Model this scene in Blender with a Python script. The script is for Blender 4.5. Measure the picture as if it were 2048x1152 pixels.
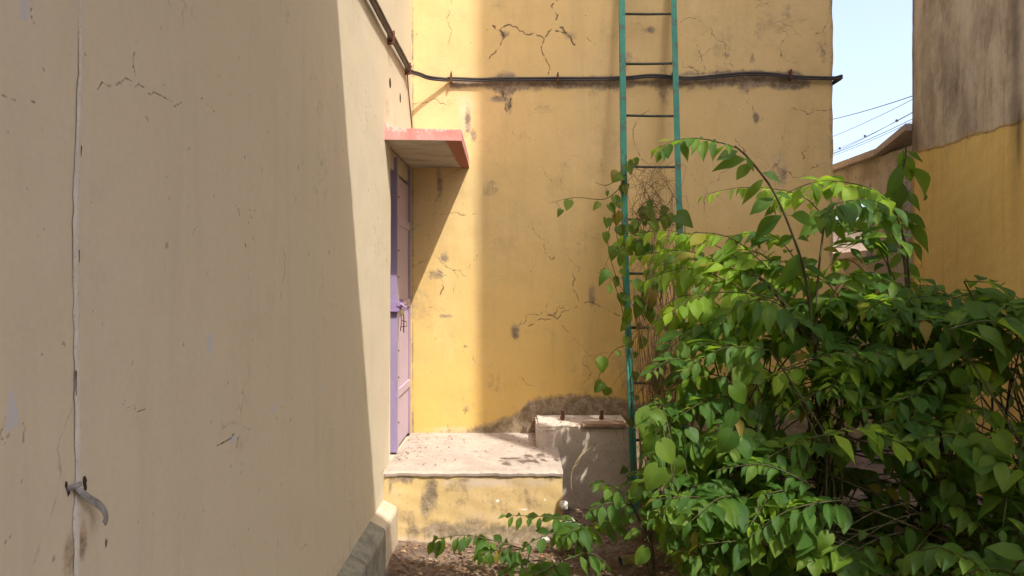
import bpy, bmesh, math, random
import numpy as np
from mathutils import Vector, Matrix, noise as mnoise
random.seed(7); rng = np.random.default_rng(5)
SC = bpy.context.scene
COL = SC.collection
for o in list(bpy.data.objects): bpy.data.objects.remove(o)

# ------------------------------------------------------------------ camera, sky, sun
EYE = 1.4; F = 1500.0; VX, VY = 1042.0, 561.0      # focal length and vanishing point in photo pixels (2048 wide)
cd = bpy.data.cameras.new('camera'); cam = bpy.data.objects.new('camera', cd); COL.objects.link(cam)
cam.location = (0, 0, EYE); cam.rotation_euler = (math.radians(90), 0, 0)
cd.sensor_width = 36; cd.lens = F/2048*36; cd.shift_x = -(VX-1024)/2048; cd.shift_y = -(576-VY)/2048
cd.clip_start = 0.02; cd.clip_end = 600
SC.camera = cam
SC.render.resolution_x = 1024; SC.render.resolution_y = 576
SUN = Vector((-0.445, 0.60, -1.0)).normalized()      # direction the sunlight travels
sd = bpy.data.lights.new('sun', 'SUN'); sd.energy = 2.05; sd.angle = math.radians(0.53); sd.color = (1, 0.93, 0.82)
so = bpy.data.objects.new('sun', sd); COL.objects.link(so); so.rotation_euler = SUN.to_track_quat('-Z', 'Y').to_euler()
W = bpy.data.worlds.new('World'); SC.world = W; W.use_nodes = True
nt = W.node_tree; bg = nt.nodes['Background']; sky = nt.nodes.new('ShaderNodeTexSky'); sky.sky_type = 'NISHITA'
sky.sun_disc = False; sky.sun_elevation = math.asin(-SUN.z); sky.sun_rotation = math.atan2(-SUN.x, -SUN.y)
sky.air_density = 0.8; sky.dust_density = 5.0; sky.ozone_density = 0.6; sky.altitude = 100
hz = nt.nodes.new('ShaderNodeMix'); hz.data_type = 'RGBA'; hz.inputs[0].default_value = .24; nt.links.new(sky.outputs[0], hz.inputs[6]); hz.inputs[7].default_value = (2.5, 2.62, 3.0, 1)   # thin milky cloud over the whole sky
nt.links.new(hz.outputs[2], bg.inputs[0]); bg.inputs[1].default_value = 0.15
SC.view_settings.view_transform = 'Standard'; SC.view_settings.look = 'None'
SC.view_settings.exposure = 1.6; SC.view_settings.gamma = 1; SC.view_settings.use_curve_mapping = False

# ------------------------------------------------------------------ helpers
def P(px, py, d): return Vector(((px-VX)*d/F, d, EYE-(py-VY)*d/F))
def tag(o, label=None, cat=None, group=None, kind=None):
    if label: o['label'] = label
    if cat: o['category'] = cat
    if group: o['group'] = group
    if kind: o['kind'] = kind
    return o
def link(name, me, m=None, parent=None, smooth=False):
    o = bpy.data.objects.new(name, me); COL.objects.link(o)
    if m: me.materials.append(m)
    if parent:
        o.parent = parent
        o.matrix_parent_inverse = Matrix.Translation(-parent.location)
    if smooth: me.polygons.foreach_set('use_smooth', [True]*len(me.polygons))
    return o
def empty(name, loc): 
    o = bpy.data.objects.new(name, None); o.empty_display_size = .1; o.location = loc; COL.objects.link(o); return o
def fin(name, bm, m, parent=None, smooth=False):
    me = bpy.data.meshes.new(name); bm.normal_update(); bm.to_mesh(me); bm.free(); return link(name, me, m, parent, smooth)
def box(bm, x0, x1, y0, y1, z0, z1, bev=0, jit=0, sub=0):
    b2 = bmesh.new(); bmesh.ops.create_cube(b2, size=1)
    for v in b2.verts: v.co = Vector((x0+(x1-x0)*(v.co.x+.5), y0+(y1-y0)*(v.co.y+.5), z0+(z1-z0)*(v.co.z+.5)))
    if sub: bmesh.ops.subdivide_edges(b2, edges=b2.edges[:], cuts=sub, use_grid_fill=True)
    if bev:
        es = [e for e in b2.edges if len(e.link_faces) == 2 and e.calc_face_angle() > 1]
        bmesh.ops.bevel(b2, geom=es, offset=bev, segments=2, affect='EDGES')
    if jit:
        for v in b2.verts: v.co += Vector(mnoise.noise_vector(v.co*9))*jit
    mp = {v: bm.verts.new(v.co) for v in b2.verts}
    for f in b2.faces: bm.faces.new([mp[v] for v in f.verts])
    vs = list(mp.values()); b2.free(); return vs
def tube(bm, pts, r0, r1=None, seg=6, cap=True):
    if r1 is None: r1 = r0
    rings = []; n = len(pts); up = Vector((0.13, 0.21, 1)).normalized()
    for i, p in enumerate(pts):
        t = (pts[min(i+1, n-1)]-pts[max(i-1, 0)])
        t = t.normalized() if t.length > 1e-9 else Vector((0, 0, 1))
        a = t.cross(up)
        if a.length < .05: a = t.cross(Vector((1, 0, 0)))
        a.normalize(); b = t.cross(a); up = -b if abs(t.dot(up)) > .999 else up
        r = r0+(r1-r0)*i/(n-1)
        rings.append([bm.verts.new(p+(a*math.cos(k*2*math.pi/seg)+b*math.sin(k*2*math.pi/seg))*r) for k in range(seg)])
    for i in range(n-1):
        for k in range(seg):
            bm.faces.new((rings[i][k], rings[i][(k+1) % seg], rings[i+1][(k+1) % seg], rings[i+1][k]))
    if cap: bm.faces.new(rings[0]); bm.faces.new(rings[-1][::-1])
def spline(pts, n):
    out = []; m = len(pts)
    if m == 2: return [pts[0].lerp(pts[1], i/(n-1)) for i in range(n)]
    for i in range(n):
        t = i/(n-1)*(m-1); k = min(int(t), m-2); u = t-k
        p0, p1, p2, p3 = pts[max(k-1, 0)], pts[k], pts[k+1], pts[min(k+2, m-1)]
        out.append(.5*((2*p1)+(p2-p0)*u+(2*p0-5*p1+4*p2-p3)*u*u+(3*p1-p0-3*p2+p3)*u**3))
    return out
# ---- node helper
class N:
    def __init__(s, name, rough=.85):
        s.m = bpy.data.materials.new(name); s.m.use_nodes = True; s.t = s.m.node_tree; s.b = s.t.nodes['Principled BSDF']
        s.b.inputs['Roughness'].default_value = rough; s.b.inputs['Specular IOR Level'].default_value = .25; s.h = None
        s.co = s.t.nodes.new('ShaderNodeTexCoord').outputs['Object']
    def n(s, k): return s.t.nodes.new('ShaderNode'+k)
    def set(s, sock, v):
        if isinstance(v, bpy.types.NodeSocket): s.t.links.new(v, sock)
        elif isinstance(v, (tuple, list)) and len(v) == 3 and sock.type == 'RGBA': sock.default_value = (*v, 1)
        else: sock.default_value = v
    def scale(s, sc):
        m = s.n('Mapping'); s.set(m.inputs[0], s.co); m.inputs['Scale'].default_value = sc; return m.outputs[0]
    def noise(s, sc, det=4, rough=.6, st=None, dist=0):
        x = s.n('TexNoise'); s.set(x.inputs['Vector'], s.scale(st) if st else s.co)
        x.inputs['Scale'].default_value = sc; x.inputs['Detail'].default_value = det; x.inputs['Roughness'].default_value = rough
        x.inputs['Distortion'].default_value = dist; return x.outputs['Fac']
    def math(s, op, a, b=0, c=0):
        x = s.n('Math'); x.operation = op; s.set(x.inputs[0], a); s.set(x.inputs[1], b); s.set(x.inputs[2], c); return x.outputs[0]
    def ramp(s, f, a, b, lo=0, hi=1):
        x = s.n('MapRange'); x.interpolation_type = 'SMOOTHSTEP'; s.set(x.inputs[0], f)
        x.inputs[1].default_value = a; x.inputs[2].default_value = b; x.inputs[3].default_value = lo; x.inputs[4].default_value = hi; return x.outputs[0]
    def mix(s, f, a, b, mode='MIX'):
        x = s.n('Mix'); x.data_type = 'RGBA'; x.blend_type = mode; s.set(x.inputs[0], f); s.set(x.inputs[6], a); s.set(x.inputs[7], b); return x.outputs[2]
    def attr(s, nm):
        x = s.n('Attribute'); x.attribute_name = nm; return x.outputs['Fac']
    def xyz(s):
        x = s.n('SeparateXYZ'); s.set(x.inputs[0], s.co); return x.outputs
    def rnd(s): return s.n('ObjectInfo').outputs['Random']
    def bump(s, h, dist=.002, st=.6):
        x = s.n('Bump'); x.inputs['Strength'].default_value = st; x.inputs['Distance'].default_value = dist; s.set(x.inputs['Height'], h)
        if s.h: s.t.links.new(s.h, x.inputs['Normal'])
        s.h = x.outputs[0]; s.t.links.new(s.h, s.b.inputs['Normal'])
    def done(s, c): s.set(s.b.inputs['Base Color'], c); return s.m
def simple(name, c, rough=.7, var=.25, sc=12, metal=0, bump=.001, c2=None):
    k = N(name, rough); f = k.noise(sc, 5)
    col = k.mix(k.ramp(f, .3, .7), c, c2 or tuple(v*(1-var) for v in c)); k.bump(k.noise(sc*6, 3), bump)
    k.b.inputs['Metallic'].default_value = metal; return k.done(col)

def wall_mat(name, ca, cb, stain=(.12, .10, .08), chip=(.55, .52, .5), low=None, low_z=(0, 2.5), fade=None, crack=(.07, .055, .04), hair=.5, mott=.26, strk=.14):
    k = N(name, .8); big = k.noise(1.3, 4); fine = k.noise(60, 4); streak = k.noise(1, 6, .7, st=(7, 7, .8), dist=.6)
    c = k.mix(k.ramp(big, .3, .7), ca, cb)
    if low:
        zz = k.xyz()[2]; c = k.mix(k.math('MULTIPLY', k.ramp(k.math('ADD', zz, k.math('MULTIPLY', big, .9)), low_z[0], low_z[1], 1, 0), .9), c, low)
    c = k.mix(k.math('MULTIPLY', k.ramp(streak, .48, .75), strk), c, tuple(v*.55 for v in ca))
    c = k.mix(k.math('MULTIPLY', k.ramp(k.noise(3.1, 9, .76), .48, .74), mott), c, tuple(v*.6 for v in ca))
    c = k.mix(k.math('MULTIPLY', k.ramp(k.noise(1.7, 10, .8, dist=.4), .56, .68), mott*1.3), c, tuple(v*.45+.03 for v in ca))
    c = k.mix(k.math('MULTIPLY', k.ramp(k.noise(2.3, 7, .75, st=(1.4, 1.4, .6)), .55, .75), .3), c, tuple(min(.85, v*1.15+.05) for v in ca))
    c = k.mix(k.math('MULTIPLY', k.ramp(fine, .35, .75), .10), c, tuple(v*.6 for v in ca))
    sp = k.noise(38, 2, .5); c = k.mix(k.math('MULTIPLY', k.ramp(sp, .71, .76), .5), c, stain)
    f1 = k.attr('fade'); c = k.mix(k.ramp(k.math('ADD', f1, k.math('MULTIPLY', k.math('SUBTRACT', k.noise(9, 8, .75), .5), 1.6)), .1, 1.0, 0, .8), c, fade or chip)
    st = k.attr('stain'); nz = k.noise(26, 9, .78); nz2 = k.noise(11, 6, .7, st=(1, 1, .35))
    sf = k.math('ADD', st, k.math('MULTIPLY', k.math('SUBTRACT', k.math('MULTIPLY', k.math('ADD', nz, nz2), .5), .5), k.ramp(st, 0, .25, 0, 2.4)))
    c = k.mix(k.ramp(sf, .18, .7, 0, .85), c, k.mix(k.ramp(k.noise(18, 7, .75), .38, .66), stain, tuple(min(1, v*3.2) for v in stain)))
    ch = k.attr('chip'); c = k.mix(k.ramp(k.math('ADD', ch, k.math('MULTIPLY', k.math('SUBTRACT', k.noise(50, 3), .5), .6)), .45, .6), c, chip)
    cr = k.attr('crack'); g = k.ramp(k.noise(16, 4, .7), .36, .52, .12, 1)
    cf = k.ramp(k.math('MULTIPLY', cr, g), .38, .95); c = k.mix(k.math('MULTIPLY', cf, .85), c, crack)
    wv = k.n('VectorMath'); wv.operation = 'MULTIPLY_ADD'; nn = k.n('TexNoise'); nn.inputs['Scale'].default_value = 6; nn.inputs['Detail'].default_value = 5; k.set(nn.inputs['Vector'], k.co)
    k.set(wv.inputs[0], nn.outputs['Color']); wv.inputs[1].default_value = (.22, .22, .22); k.set(wv.inputs[2], k.co)
    vo = k.n('TexVoronoi'); vo.feature = 'DISTANCE_TO_EDGE'; vo.inputs['Scale'].default_value = 2.1; k.set(vo.inputs['Vector'], wv.outputs[0])
    hf = k.math('MULTIPLY', k.ramp(vo.outputs['Distance'], .002, .0075, 1, 0), k.ramp(k.noise(1.9, 4, .7), .50, .60)); hf = k.math('MULTIPLY', hf, k.ramp(k.noise(22, 3, .6), .35, .6))
    c = k.mix(k.math('MULTIPLY', hf, hair), c, tuple(v*1.6 for v in crack)); cf = k.math('MAXIMUM', cf, k.math('MULTIPLY', hf, hair*.6))
    k.bump(k.noise(2.2, 3), .02, .5); k.bump(k.noise(7, 5, .6), .006, .5); k.bump(k.noise(90, 5, .7), .0018, .5)
    k.bump(k.math('MULTIPLY', cf, -1), .004, .8)
    k.set(k.b.inputs['Roughness'], k.ramp(big, .3, .7, .7, .88))
    return k.done(c)

M = {}
M['cream'] = wall_mat('cream_wall_paint', (.59, .522, .398), (.58, .51, .375), stain=(.16, .12, .08), chip=(.5, .5, .52), crack=(.10, .075, .05), hair=.35, mott=.12, strk=.16)
M['yellow'] = wall_mat('faded_yellow_wall_paint', (.655, .495, .255), (.63, .465, .215), stain=(.105, .085, .068), low=(.67, .44, .115), low_z=(.6, 2.9), hair=.95, mott=.42, strk=.24, fade=(.62, .52, .42))
M['step'] = wall_mat('worn_yellow_step_paint', (.62, .46, .20), (.55, .40, .20), stain=(.10, .08, .06), chip=(.72, .68, .62), fade=(.50, .42, .36))
k = N('weathered_cement_and_ochre_paint', .88); z = k.xyz()[2]
cem = k.mix(k.ramp(k.noise(2.2, 8, .7, st=(1, 1, .55)), .38, .62), (.66, .57, .44), (.40, .325, .25))
cem = k.mix(k.ramp(k.noise(5, 8, .75, st=(2, 2, .4), dist=.5), .50, .72, 0, .7), cem, (.17, .13, .10))
cem = k.mix(k.ramp(k.noise(7, 6, .7), .60, .68, 0, .6), cem, (.46, .36, .24))
och = k.mix(k.ramp(k.noise(1.6, 4), .3, .7), (.82, .60, .21), (.78, .55, .18))
och = k.mix(k.ramp(k.noise(1, 6, .7, st=(16, 16, 1.2)), .5, .8, 0, .3), och, (.3, .17, .05))
lim = k.math('ADD', z, k.math('MULTIPLY', k.math('SUBTRACT', k.noise(3.2, 9, .75), .5), .13))
c = k.mix(k.ramp(lim, 2.345, 2.385), och, cem)
c = k.mix(k.math('MULTIPLY', k.math('MULTIPLY', k.ramp(lim, 2.0, 2.36), k.ramp(k.noise(1, 8, .75, st=(9, 9, .9)), .5, .68)), .45), c, (.20, .14, .08))
c = k.mix(k.attr('stain'), c, (.07, .05, .04))
k.bump(k.noise(12, 8, .7), .012, .6); k.bump(k.ramp(lim, 2.345, 2.375), .012, 1); M['right'] = k.done(c)
def cement(name, a, b, sc=6, dark=None, fine=.0025):
    k = N(name, .9); c = k.mix(k.ramp(k.noise(sc, 7, .7), .35, .65), a, b)
    c = k.mix(k.ramp(k.noise(sc*7, 5, .75), .55, .7, 0, .7), c, dark or tuple(v*.4 for v in b))
    c = k.mix(k.ramp(k.noise(sc*11, 3), .66, .72, 0, .5), c, tuple(min(.8, v*1.7) for v in a))
    k.bump(k.noise(sc*3, 6, .7), .006, .5); k.bump(k.noise(sc*20, 4, .7), fine, .7); return k.done(c)
M['cement'] = cement('pinkish_cement', (.47, .395, .34), (.38, .32, .275), 5)
M['block'] = cement('rough_brown_cement', (.60, .515, .44), (.51, .435, .37), 4)
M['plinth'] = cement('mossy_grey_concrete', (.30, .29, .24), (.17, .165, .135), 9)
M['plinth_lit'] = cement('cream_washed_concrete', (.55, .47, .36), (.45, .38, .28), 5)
M['pinkcop'] = cement('pink_plaster_coping', (.52, .42, .37), (.40, .32, .28), 5)
M['farwall'] = cement('stained_tan_plaster', (.48, .42, .35), (.32, .27, .22), 3)
M['pinkwall'] = cement('pale_pink_plaster', (.62, .50, .40), (.56, .45, .36), 1.5)
M['slab'] = cement('grey_slab_concrete', (.45, .43, .40), (.38, .36, .34), 2)
M['grey_roof'] = simple('grey_roof_sheet', (.30, .33, .37), .5)
M['brick'] = cement('brown_brick', (.40, .27, .20), (.32, .21, .15), 14)
M['stone'] = cement('pale_stone', (.62, .60, .56), (.5, .47, .42), 14)
M['rock'] = cement('brown_stone', (.30, .25, .20), (.22, .18, .14), 14)
M['rust'] = simple('rusty_iron', (.16, .06, .03), .9, sc=60, c2=(.09, .045, .03))
k = N('teal_metal_paint', .5); c = k.mix(k.ramp(k.noise(5, 4), .3, .7), (.045, .27, .20), (.035, .22, .175))
c = k.mix(k.ramp(k.noise(9, 10, .85), .50, .60, 0, .85), c, (.10, .065, .04)); c = k.mix(k.ramp(k.noise(50, 4), .63, .7, 0, .5), c, (.25, .45, .38))
k.bump(k.noise(60, 4), .001); M['teal'] = k.done(c)
M['rung'] = simple('dark_rung_metal', (.05, .10, .085), .6, sc=20, c2=(.07, .045, .035))
def chipped(name, a, b, chipc, th=.62):
    k = N(name, .5); c = k.mix(k.ramp(k.noise(4, 5, st=(1, 1, .5)), .3, .7), a, b)
    c = k.mix(k.ramp(k.noise(34, 7, .75), th, th+.06, 0, .8), c, chipc); k.bump(k.noise(40, 4), .001); return k.done(c)
M['violet'] = chipped('violet_door_paint', (.34, .27, .42), (.28, .22, .36), (.45, .38, .42))
M['lilac'] = chipped('pale_lilac_door_paint', (.50, .41, .53), (.44, .35, .46), (.30, .2, .2), .66)
M['latch'] = chipped('lilac_latch_paint', (.36, .26, .46), (.28, .2, .38), (.2, .15, .15))
M['steel'] = simple('grey_galvanised_steel', (.42, .43, .46), .5, sc=45, metal=.5, c2=(.2, .17, .15))
M['brass'] = simple('dull_brass', (.5, .42, .25), .4, metal=.7)
k = N('red_canopy_paint', .8); xs = k.xyz(); gn = k.n('NewGeometry').outputs['Normal']; sn = k.n('SeparateXYZ'); k.set(sn.inputs[0], gn)
red = k.mix(k.ramp(k.noise(7, 6, .7), .35, .7), (.58, .23, .215), (.60, .35, .325))
wear = k.ramp(k.math('ADD', k.noise(16, 9, .85), k.ramp(xs[2], 2.18, 2.22, 0, .07)), .55, .60); red = k.mix(k.math('MULTIPLY', wear, .8), red, (.66, .56, .48))
sof = k.mix(k.ramp(k.noise(5, 7, .7, st=(.8, 1.5, 1)), .4, .66), (.50, .45, .38), (.34, .29, .235))
edge = k.ramp(k.math('ADD', xs[0], k.math('MULTIPLY', k.noise(18, 4, .7, st=(.6, 2.5, 1)), .05)), -.383, -.375)
sof = k.mix(edge, sof, (.36, .14, .09)); c = k.mix(k.ramp(sn.outputs[2], -.6, -.5, 1, 0), red, sof); k.bump(k.noise(20, 6, .7), .003); M['canopy'] = k.done(c)
M['cable'] = simple('black_cable_sheath', (.035, .032, .035), .5, sc=8, c2=(.07, .06, .055))
M['cable_dusty'] = simple('dusty_brown_cable_sheath', (.16, .12, .095), .7, sc=10, c2=(.08, .06, .05))
M['wire'] = simple('thin_dark_wire', (.06, .05, .045), .6)
M['sealant'] = cement('pale_joint_sealant', (.66, .62, .54), (.58, .54, .47), 12)
M['hole'] = simple('dark_hole_rim', (.05, .035, .025), .9)
M['canlabel'] = simple('yellow_can_print', (.30, .24, .05), .4, sc=30, c2=(.14, .12, .05)); M['canmetal'] = simple('can_tin', (.32, .31, .36), .4, metal=.8, sc=30)
M['darkin'] = simple('can_inside', (.03, .03, .03), .8)
k = N('soil', .95); c = k.mix(k.ramp(k.noise(4, 8, .7), .35, .65), (.25, .185, .145), (.12, .085, .065)); c = k.mix(k.ramp(k.noise(45, 5, .75), .5, .66, 0, .8), c, (.05, .035, .025))
c = k.mix(k.ramp(k.noise(70, 3, .7), .62, .68, 0, .7), c, (.36, .28, .22)); k.bump(k.noise(9, 7, .7), .03, .6); k.bump(k.noise(60, 5, .7), .008, .7); M['soil'] = k.done(c)
def litter_mat(name, cols):
    k = N(name, .85); r = k.n('VertexColor') if False else k.attr('tint'); a = k.mix(k.ramp(r, 0, .5), cols[0], cols[1]); return k.done(k.mix(k.ramp(r, .5, 1), a, cols[2]))
M['litter'] = litter_mat('dead_leaf_litter', ((.10, .06, .035), (.24, .14, .08), (.38, .27, .17)))
M['dry'] = litter_mat('dry_brown_vines', ((.15, .085, .05), (.24, .15, .09), (.10, .065, .045)))
M['twig'] = simple('green_brown_stem', (.07, .085, .03), .7, sc=20, c2=(.06, .04, .025))
M['tendril'] = simple('pale_dry_tendril', (.45, .36, .2), .7)
def leaf_mat(name, a, b, c3, dead, rough=.55, trans=.5, tcol=(.42, .66, .04)):
    k = N(name, rough); r = k.rnd(); uv = k.n('UVMap').outputs[0]; s = k.n('SeparateXYZ'); k.set(s.inputs[0], uv); u, v = s.outputs[0], s.outputs[1]
    c = k.mix(k.ramp(r, .1, .6), a, b); c = k.mix(k.ramp(r, .55, .93), c, c3); c = k.mix(k.ramp(r, .972, .976), c, dead)
    c = k.mix(k.ramp(k.noise(30, 5, .7), .35, .75, 0, .45), c, tuple(x*.62 for x in a))
    c = k.mix(k.ramp(k.noise(55, 3), .70, .74, 0, .5), c, (.11, .08, .03))
    au = k.math('ABSOLUTE', k.math('SUBTRACT', u, .5))
    mid = k.ramp(au, .012, .035, 1, 0)
    vv = k.math('SINE', k.math('MULTIPLY', k.math('SUBTRACT', v, k.math('MULTIPLY', au, .55)), 52))
    vein = k.math('MAXIMUM', mid, k.ramp(vv, .9, 1, 0, .5)); c = k.mix(k.math('MULTIPLY', vein, .2), c, tuple(min(1, x*1.9+.02) for x in b))
    k.bump(k.math('SUBTRACT', k.math('MULTIPLY', k.ramp(vv, -.4, 1), .5), vein), .0012, .6); k.set(k.b.inputs['Base Color'], c)
    k.b.inputs['Specular IOR Level'].default_value = .32
    tr = k.n('BsdfTranslucent'); k.set(tr.inputs[0], k.mix(.5, c, tcol, 'MIX')); ms = k.n('MixShader'); ms.inputs[0].default_value = trans
    k.t.links.new(k.b.outputs[0], ms.inputs[1]); k.t.links.new(tr.outputs[0], ms.inputs[2]); k.t.links.new(ms.outputs[0], k.t.nodes['Material Output'].inputs[0]); return k.m
M['leaf'] = leaf_mat('shrub_leaf_green', (.040, .110, .020), (.062, .150, .020), (.115, .205, .022), (.28, .20, .03), trans=.5)
M['vleaf'] = leaf_mat('vine_leaf_green', (.045, .115, .018), (.080, .160, .020), (.13, .215, .024), (.24, .15, .04), rough=.5, trans=.45)

# ------------------------------------------------------------------ detailed wall sheets (cracks, chips, stains stored per vertex)
def frac_line(pts, it=3, amp=.16):
    pts = [np.array(p, float) for p in pts]
    for _ in range(it):
        q = [pts[0]]
        for a, b in zip(pts, pts[1:]):
            L = np.linalg.norm(b-a); n = np.array([-(b-a)[1], (b-a)[0]])
            q += [(a+b)/2+n*rng.normal(0, amp), b]
        pts = q; amp *= .9
    return pts
def seg_field(U, V, lines, width):
    out = np.zeros(U.shape)
    for pts, s in lines:
        for a, b in zip(pts, pts[1:]):
            x0, x1 = min(a[0], b[0])-width*2, max(a[0], b[0])+width*2; y0, y1 = min(a[1], b[1])-width*2, max(a[1], b[1])+width*2
            m = (U > x0) & (U < x1) & (V > y0) & (V < y1)
            if not m.any(): continue
            u, v = U[m], V[m]; d = np.array(b)-np.array(a); L2 = max((d**2).sum(), 1e-12)
            t = np.clip(((u-a[0])*d[0]+(v-a[1])*d[1])/L2, 0, 1); dist = np.hypot(u-a[0]-t*d[0], v-a[1]-t*d[1])
            out[m] = np.maximum(out[m], s*np.clip(1.25-dist/width, 0, 1))
    return out
def blob_field(U, V, blobs):
    out = np.zeros(U.shape)
    for (u0, v0, ru, rv, s) in blobs:
        out = np.maximum(out, s*np.exp(-(((U-u0)/ru)**2+((V-v0)/rv)**2)))
    return out
def sheet(name, us, vs, pos, masks, m, parent, hole=None, extra=None):
    U, V = np.meshgrid(us, vs, indexing='ij'); nu, nv = U.shape
    co = pos(U, V).reshape(-1, 3); idx = np.arange(nu*nv).reshape(nu, nv)
    q = np.stack([idx[:-1, :-1], idx[1:, :-1], idx[1:, 1:], idx[:-1, 1:]], -1)
    if hole is not None:
        cu = (U[:-1, :-1]+U[1:, 1:])/2; cv = (V[:-1, :-1]+V[1:, 1:])/2; q = q[~hole(cu, cv)]
    q = q.reshape(-1, 4)
    ex_v, ex_f = extra if extra else ([], [])
    n0 = len(co); allv = np.concatenate([co, np.array(ex_v).reshape(-1, 3)]) if len(ex_v) else co
    faces = q.tolist()+[[i+n0 for i in f] for f in ex_f]
    me = bpy.data.meshes.new(name); me.from_pydata(allv.tolist(), [], faces); me.update()
    for k_, arr in masks(U, V).items():
        a = me.attributes.new(k_, 'FLOAT', 'POINT'); v = np.zeros(len(allv)); v[:n0] = arr.reshape(-1); a.data.foreach_set('value', v.astype(np.float32))
    return link(name, me, m, parent)
def boxes_vf(bs):
    V, Fc = [], []
    for (x0, x1, y0, y1, z0, z1) in bs:
        n = len(V); V += [(x, y, z) for z in (z0, z1) for y in (y0, y1) for x in (x0, x1)]
        Fc += [[n+i for i in f] for f in ((0, 2, 3, 1), (4, 5, 7, 6), (0, 1, 5, 4), (2, 6, 7, 3), (0, 4, 6, 2), (1, 3, 7, 5))]
    return V, Fc
def wob(a, b, s): 
    return s*(np.sin(a*2.3+1)*np.cos(b*1.7)+.6*np.sin(a*5.1+b*3.3)+.35*np.sin(a*11+b*2)*np.cos(b*9+a*3)+.2*np.sin(b*23+a*7))

# ------------------------------------------------------------------ ground
gx = np.concatenate([[-120, -30, -6], np.linspace(-2, 4, 90), [8, 30, 120]]); gy = np.concatenate([[-120, -20, -4], np.linspace(0, 6, 90), [8, 20, 60, 300]])
U, V = np.meshgrid(gx, gy, indexing='ij')
Z = .012*(np.sin(U*5+1)*np.cos(V*4)+.6*np.sin(U*11+V*7)+.4*np.sin(V*19-U*9)) + .10*np.exp(-(((U-1.7)/.9)**2+((V-3.9)/.8)**2))
Z *= ((U > -2) & (U < 4) & (V > 0) & (V < 6))
idx = np.arange(U.size).reshape(U.shape); q = np.stack([idx[:-1, :-1], idx[1:, :-1], idx[1:, 1:], idx[:-1, 1:]], -1).reshape(-1, 4)
me = bpy.data.meshes.new('ground'); me.from_pydata(np.stack([U, V, Z], -1).reshape(-1, 3).tolist(), [], q.tolist()); tag(link('ground', me, M['soil'], smooth=True), kind='structure')
def gz(x, y): return .012*(math.sin(x*5+1)*math.cos(y*4)+.6*math.sin(x*11+y*7)+.4*math.sin(y*19-x*9))+.10*math.exp(-(((x-1.7)/.9)**2+((y-3.9)/.8)**2))

# ------------------------------------------------------------------ left building
LX = -.73
left = tag(empty('house', (LX, 2.5, 0)), 'cream plastered house side with violet door under red canopy, along the left', 'house')
def L2(px, py): d = -LX*F/(VX-px); return (d, EYE-(py-VY)*d/F)
def B2(px, py): return ((px-VX)/300.0, EYE-(py-VY)/300.0)
DZ0, DZ1, DD0 = .38, 2.15, 4.18
LC = [([(185,180),(205,165),(222,170),(245,160),(265,168),(285,178),(320,190),(360,205)], .75), ([(266,105),(262,130),(267,150)], .9), ([(398,193),(415,215),(427,228)], .9),
      ([(5,190),(35,196),(70,207)], .8), ([(565,490),(572,545),(560,600)], .8), ([(405,520),(408,575)], .6), ([(558,560),(575,640),(590,655)], .6), ([(432,893),(460,880),(500,855)], .9), ([(505,795),(515,822),(560,830)], .6),
      ([(255,815),(275,823),(295,812)], .7), ([(305,915),(315,960),(325,1035)], .5), ([(390,690),(400,695)], .9), ([(415,280),(418,330)], .5), ([(20,790),(14,830),(9,885)], .75), ([(22,790),(33,830),(45,885)], .75), ([(14,834),(40,824)], .7),
      ([(470,413),(478,430)], 1), ([(487,427),(490,431)], 1), ([(500,430),(502,436)], 1), ([(489,488),(491,495)], 1.2), ([(658,500),(659,508)], 1.2), ([(213,1080),(214,1092)], 1.2), ([(383,470),(398,458)], .8), ([(66,0),(68,50)], .8), ([(565,685),(566,692)], 1.1),
      ([(310,395),(312,398)], 1.2), ([(262,730),(270,727)], 1), ([(120,430),(128,470)], .6), ([(745,420),(742,480)], .6), ([(750,560),(745,640)], .5), ([(735,310),(742,330),(766,325)], .6), ([(760,330),(758,400)], .5), ([(700,60),(712,140)], .3), ([(620,800),(618,830)], .7), ([(655,560),(648,700)], .35), ([(520,480),(515,620)], .35), ([(600,1100),(570,1130)], .5), ([(380,1090),(378,1152)], .4)]
LCH = [(418, 685, .018, .030), (34, 835, .004, .02), (16, 850, .004, .02), (545, 818, .022, .012), (465, 878, .03, .012), (24, 820, .008, .035), (50, 20, .012, .02), (645, 772, .03, .008), (418, 705, .006, .02)]
def lmask(U, V):
    lines = [(frac_line([L2(*p) for p in pts]), s) for pts, s in LC]
    w = np.where(U < 2.4, .004, .007)
    cr = seg_field(U, V, lines, .0042)
    ch = blob_field(U, V, [(*L2(a, b), c, d, 1.0) for a, b, c, d in LCH])
    st = blob_field(U, V, [(1.225, .5, .012, .5, .4), (1.21, .95, .02, .04, .7), (1.25, .97, .012, .035, 1.0), (4.6, 1.95, .3, .25, .15), (2.95, .25, .7, .12, .28), (4.1, 2.35, .1, .08, .4), (4.35, 2.3, .12, .12, .3), (1.8, .1, 1.5, .15, .25)])
    return dict(crack=cr, chip=ch, stain=st, fade=blob_field(U, V, [(1.22, .6, .02, .35, .6)]))
us = np.concatenate([[-3, -1.5, -.5, .3], np.arange(.9, 2.4, .005), np.arange(2.4, DD0, .0085), [DD0], np.linspace(DD0+.01, 5.03, 90)]); vs = np.concatenate([[-.1], np.arange(0, DZ0, .007), [DZ0], np.arange(DZ0+.006, DZ1+.03, .007), [DZ1+.03], np.arange(DZ1+.037, 3.5, .007), [4, 6]])
ex = boxes_vf([(-5, LX-.012, -3, DD0-.004, -.1, 6), (-5, LX-.16, DD0-.004, 5.03, -.1, 6), (LX-.16, LX-.012, DD0-.004, 5.03, DZ1+.031, 6), (LX-.16, LX-.012, DD0-.004, 5.03, -.1, DZ0-.01)])
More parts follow.
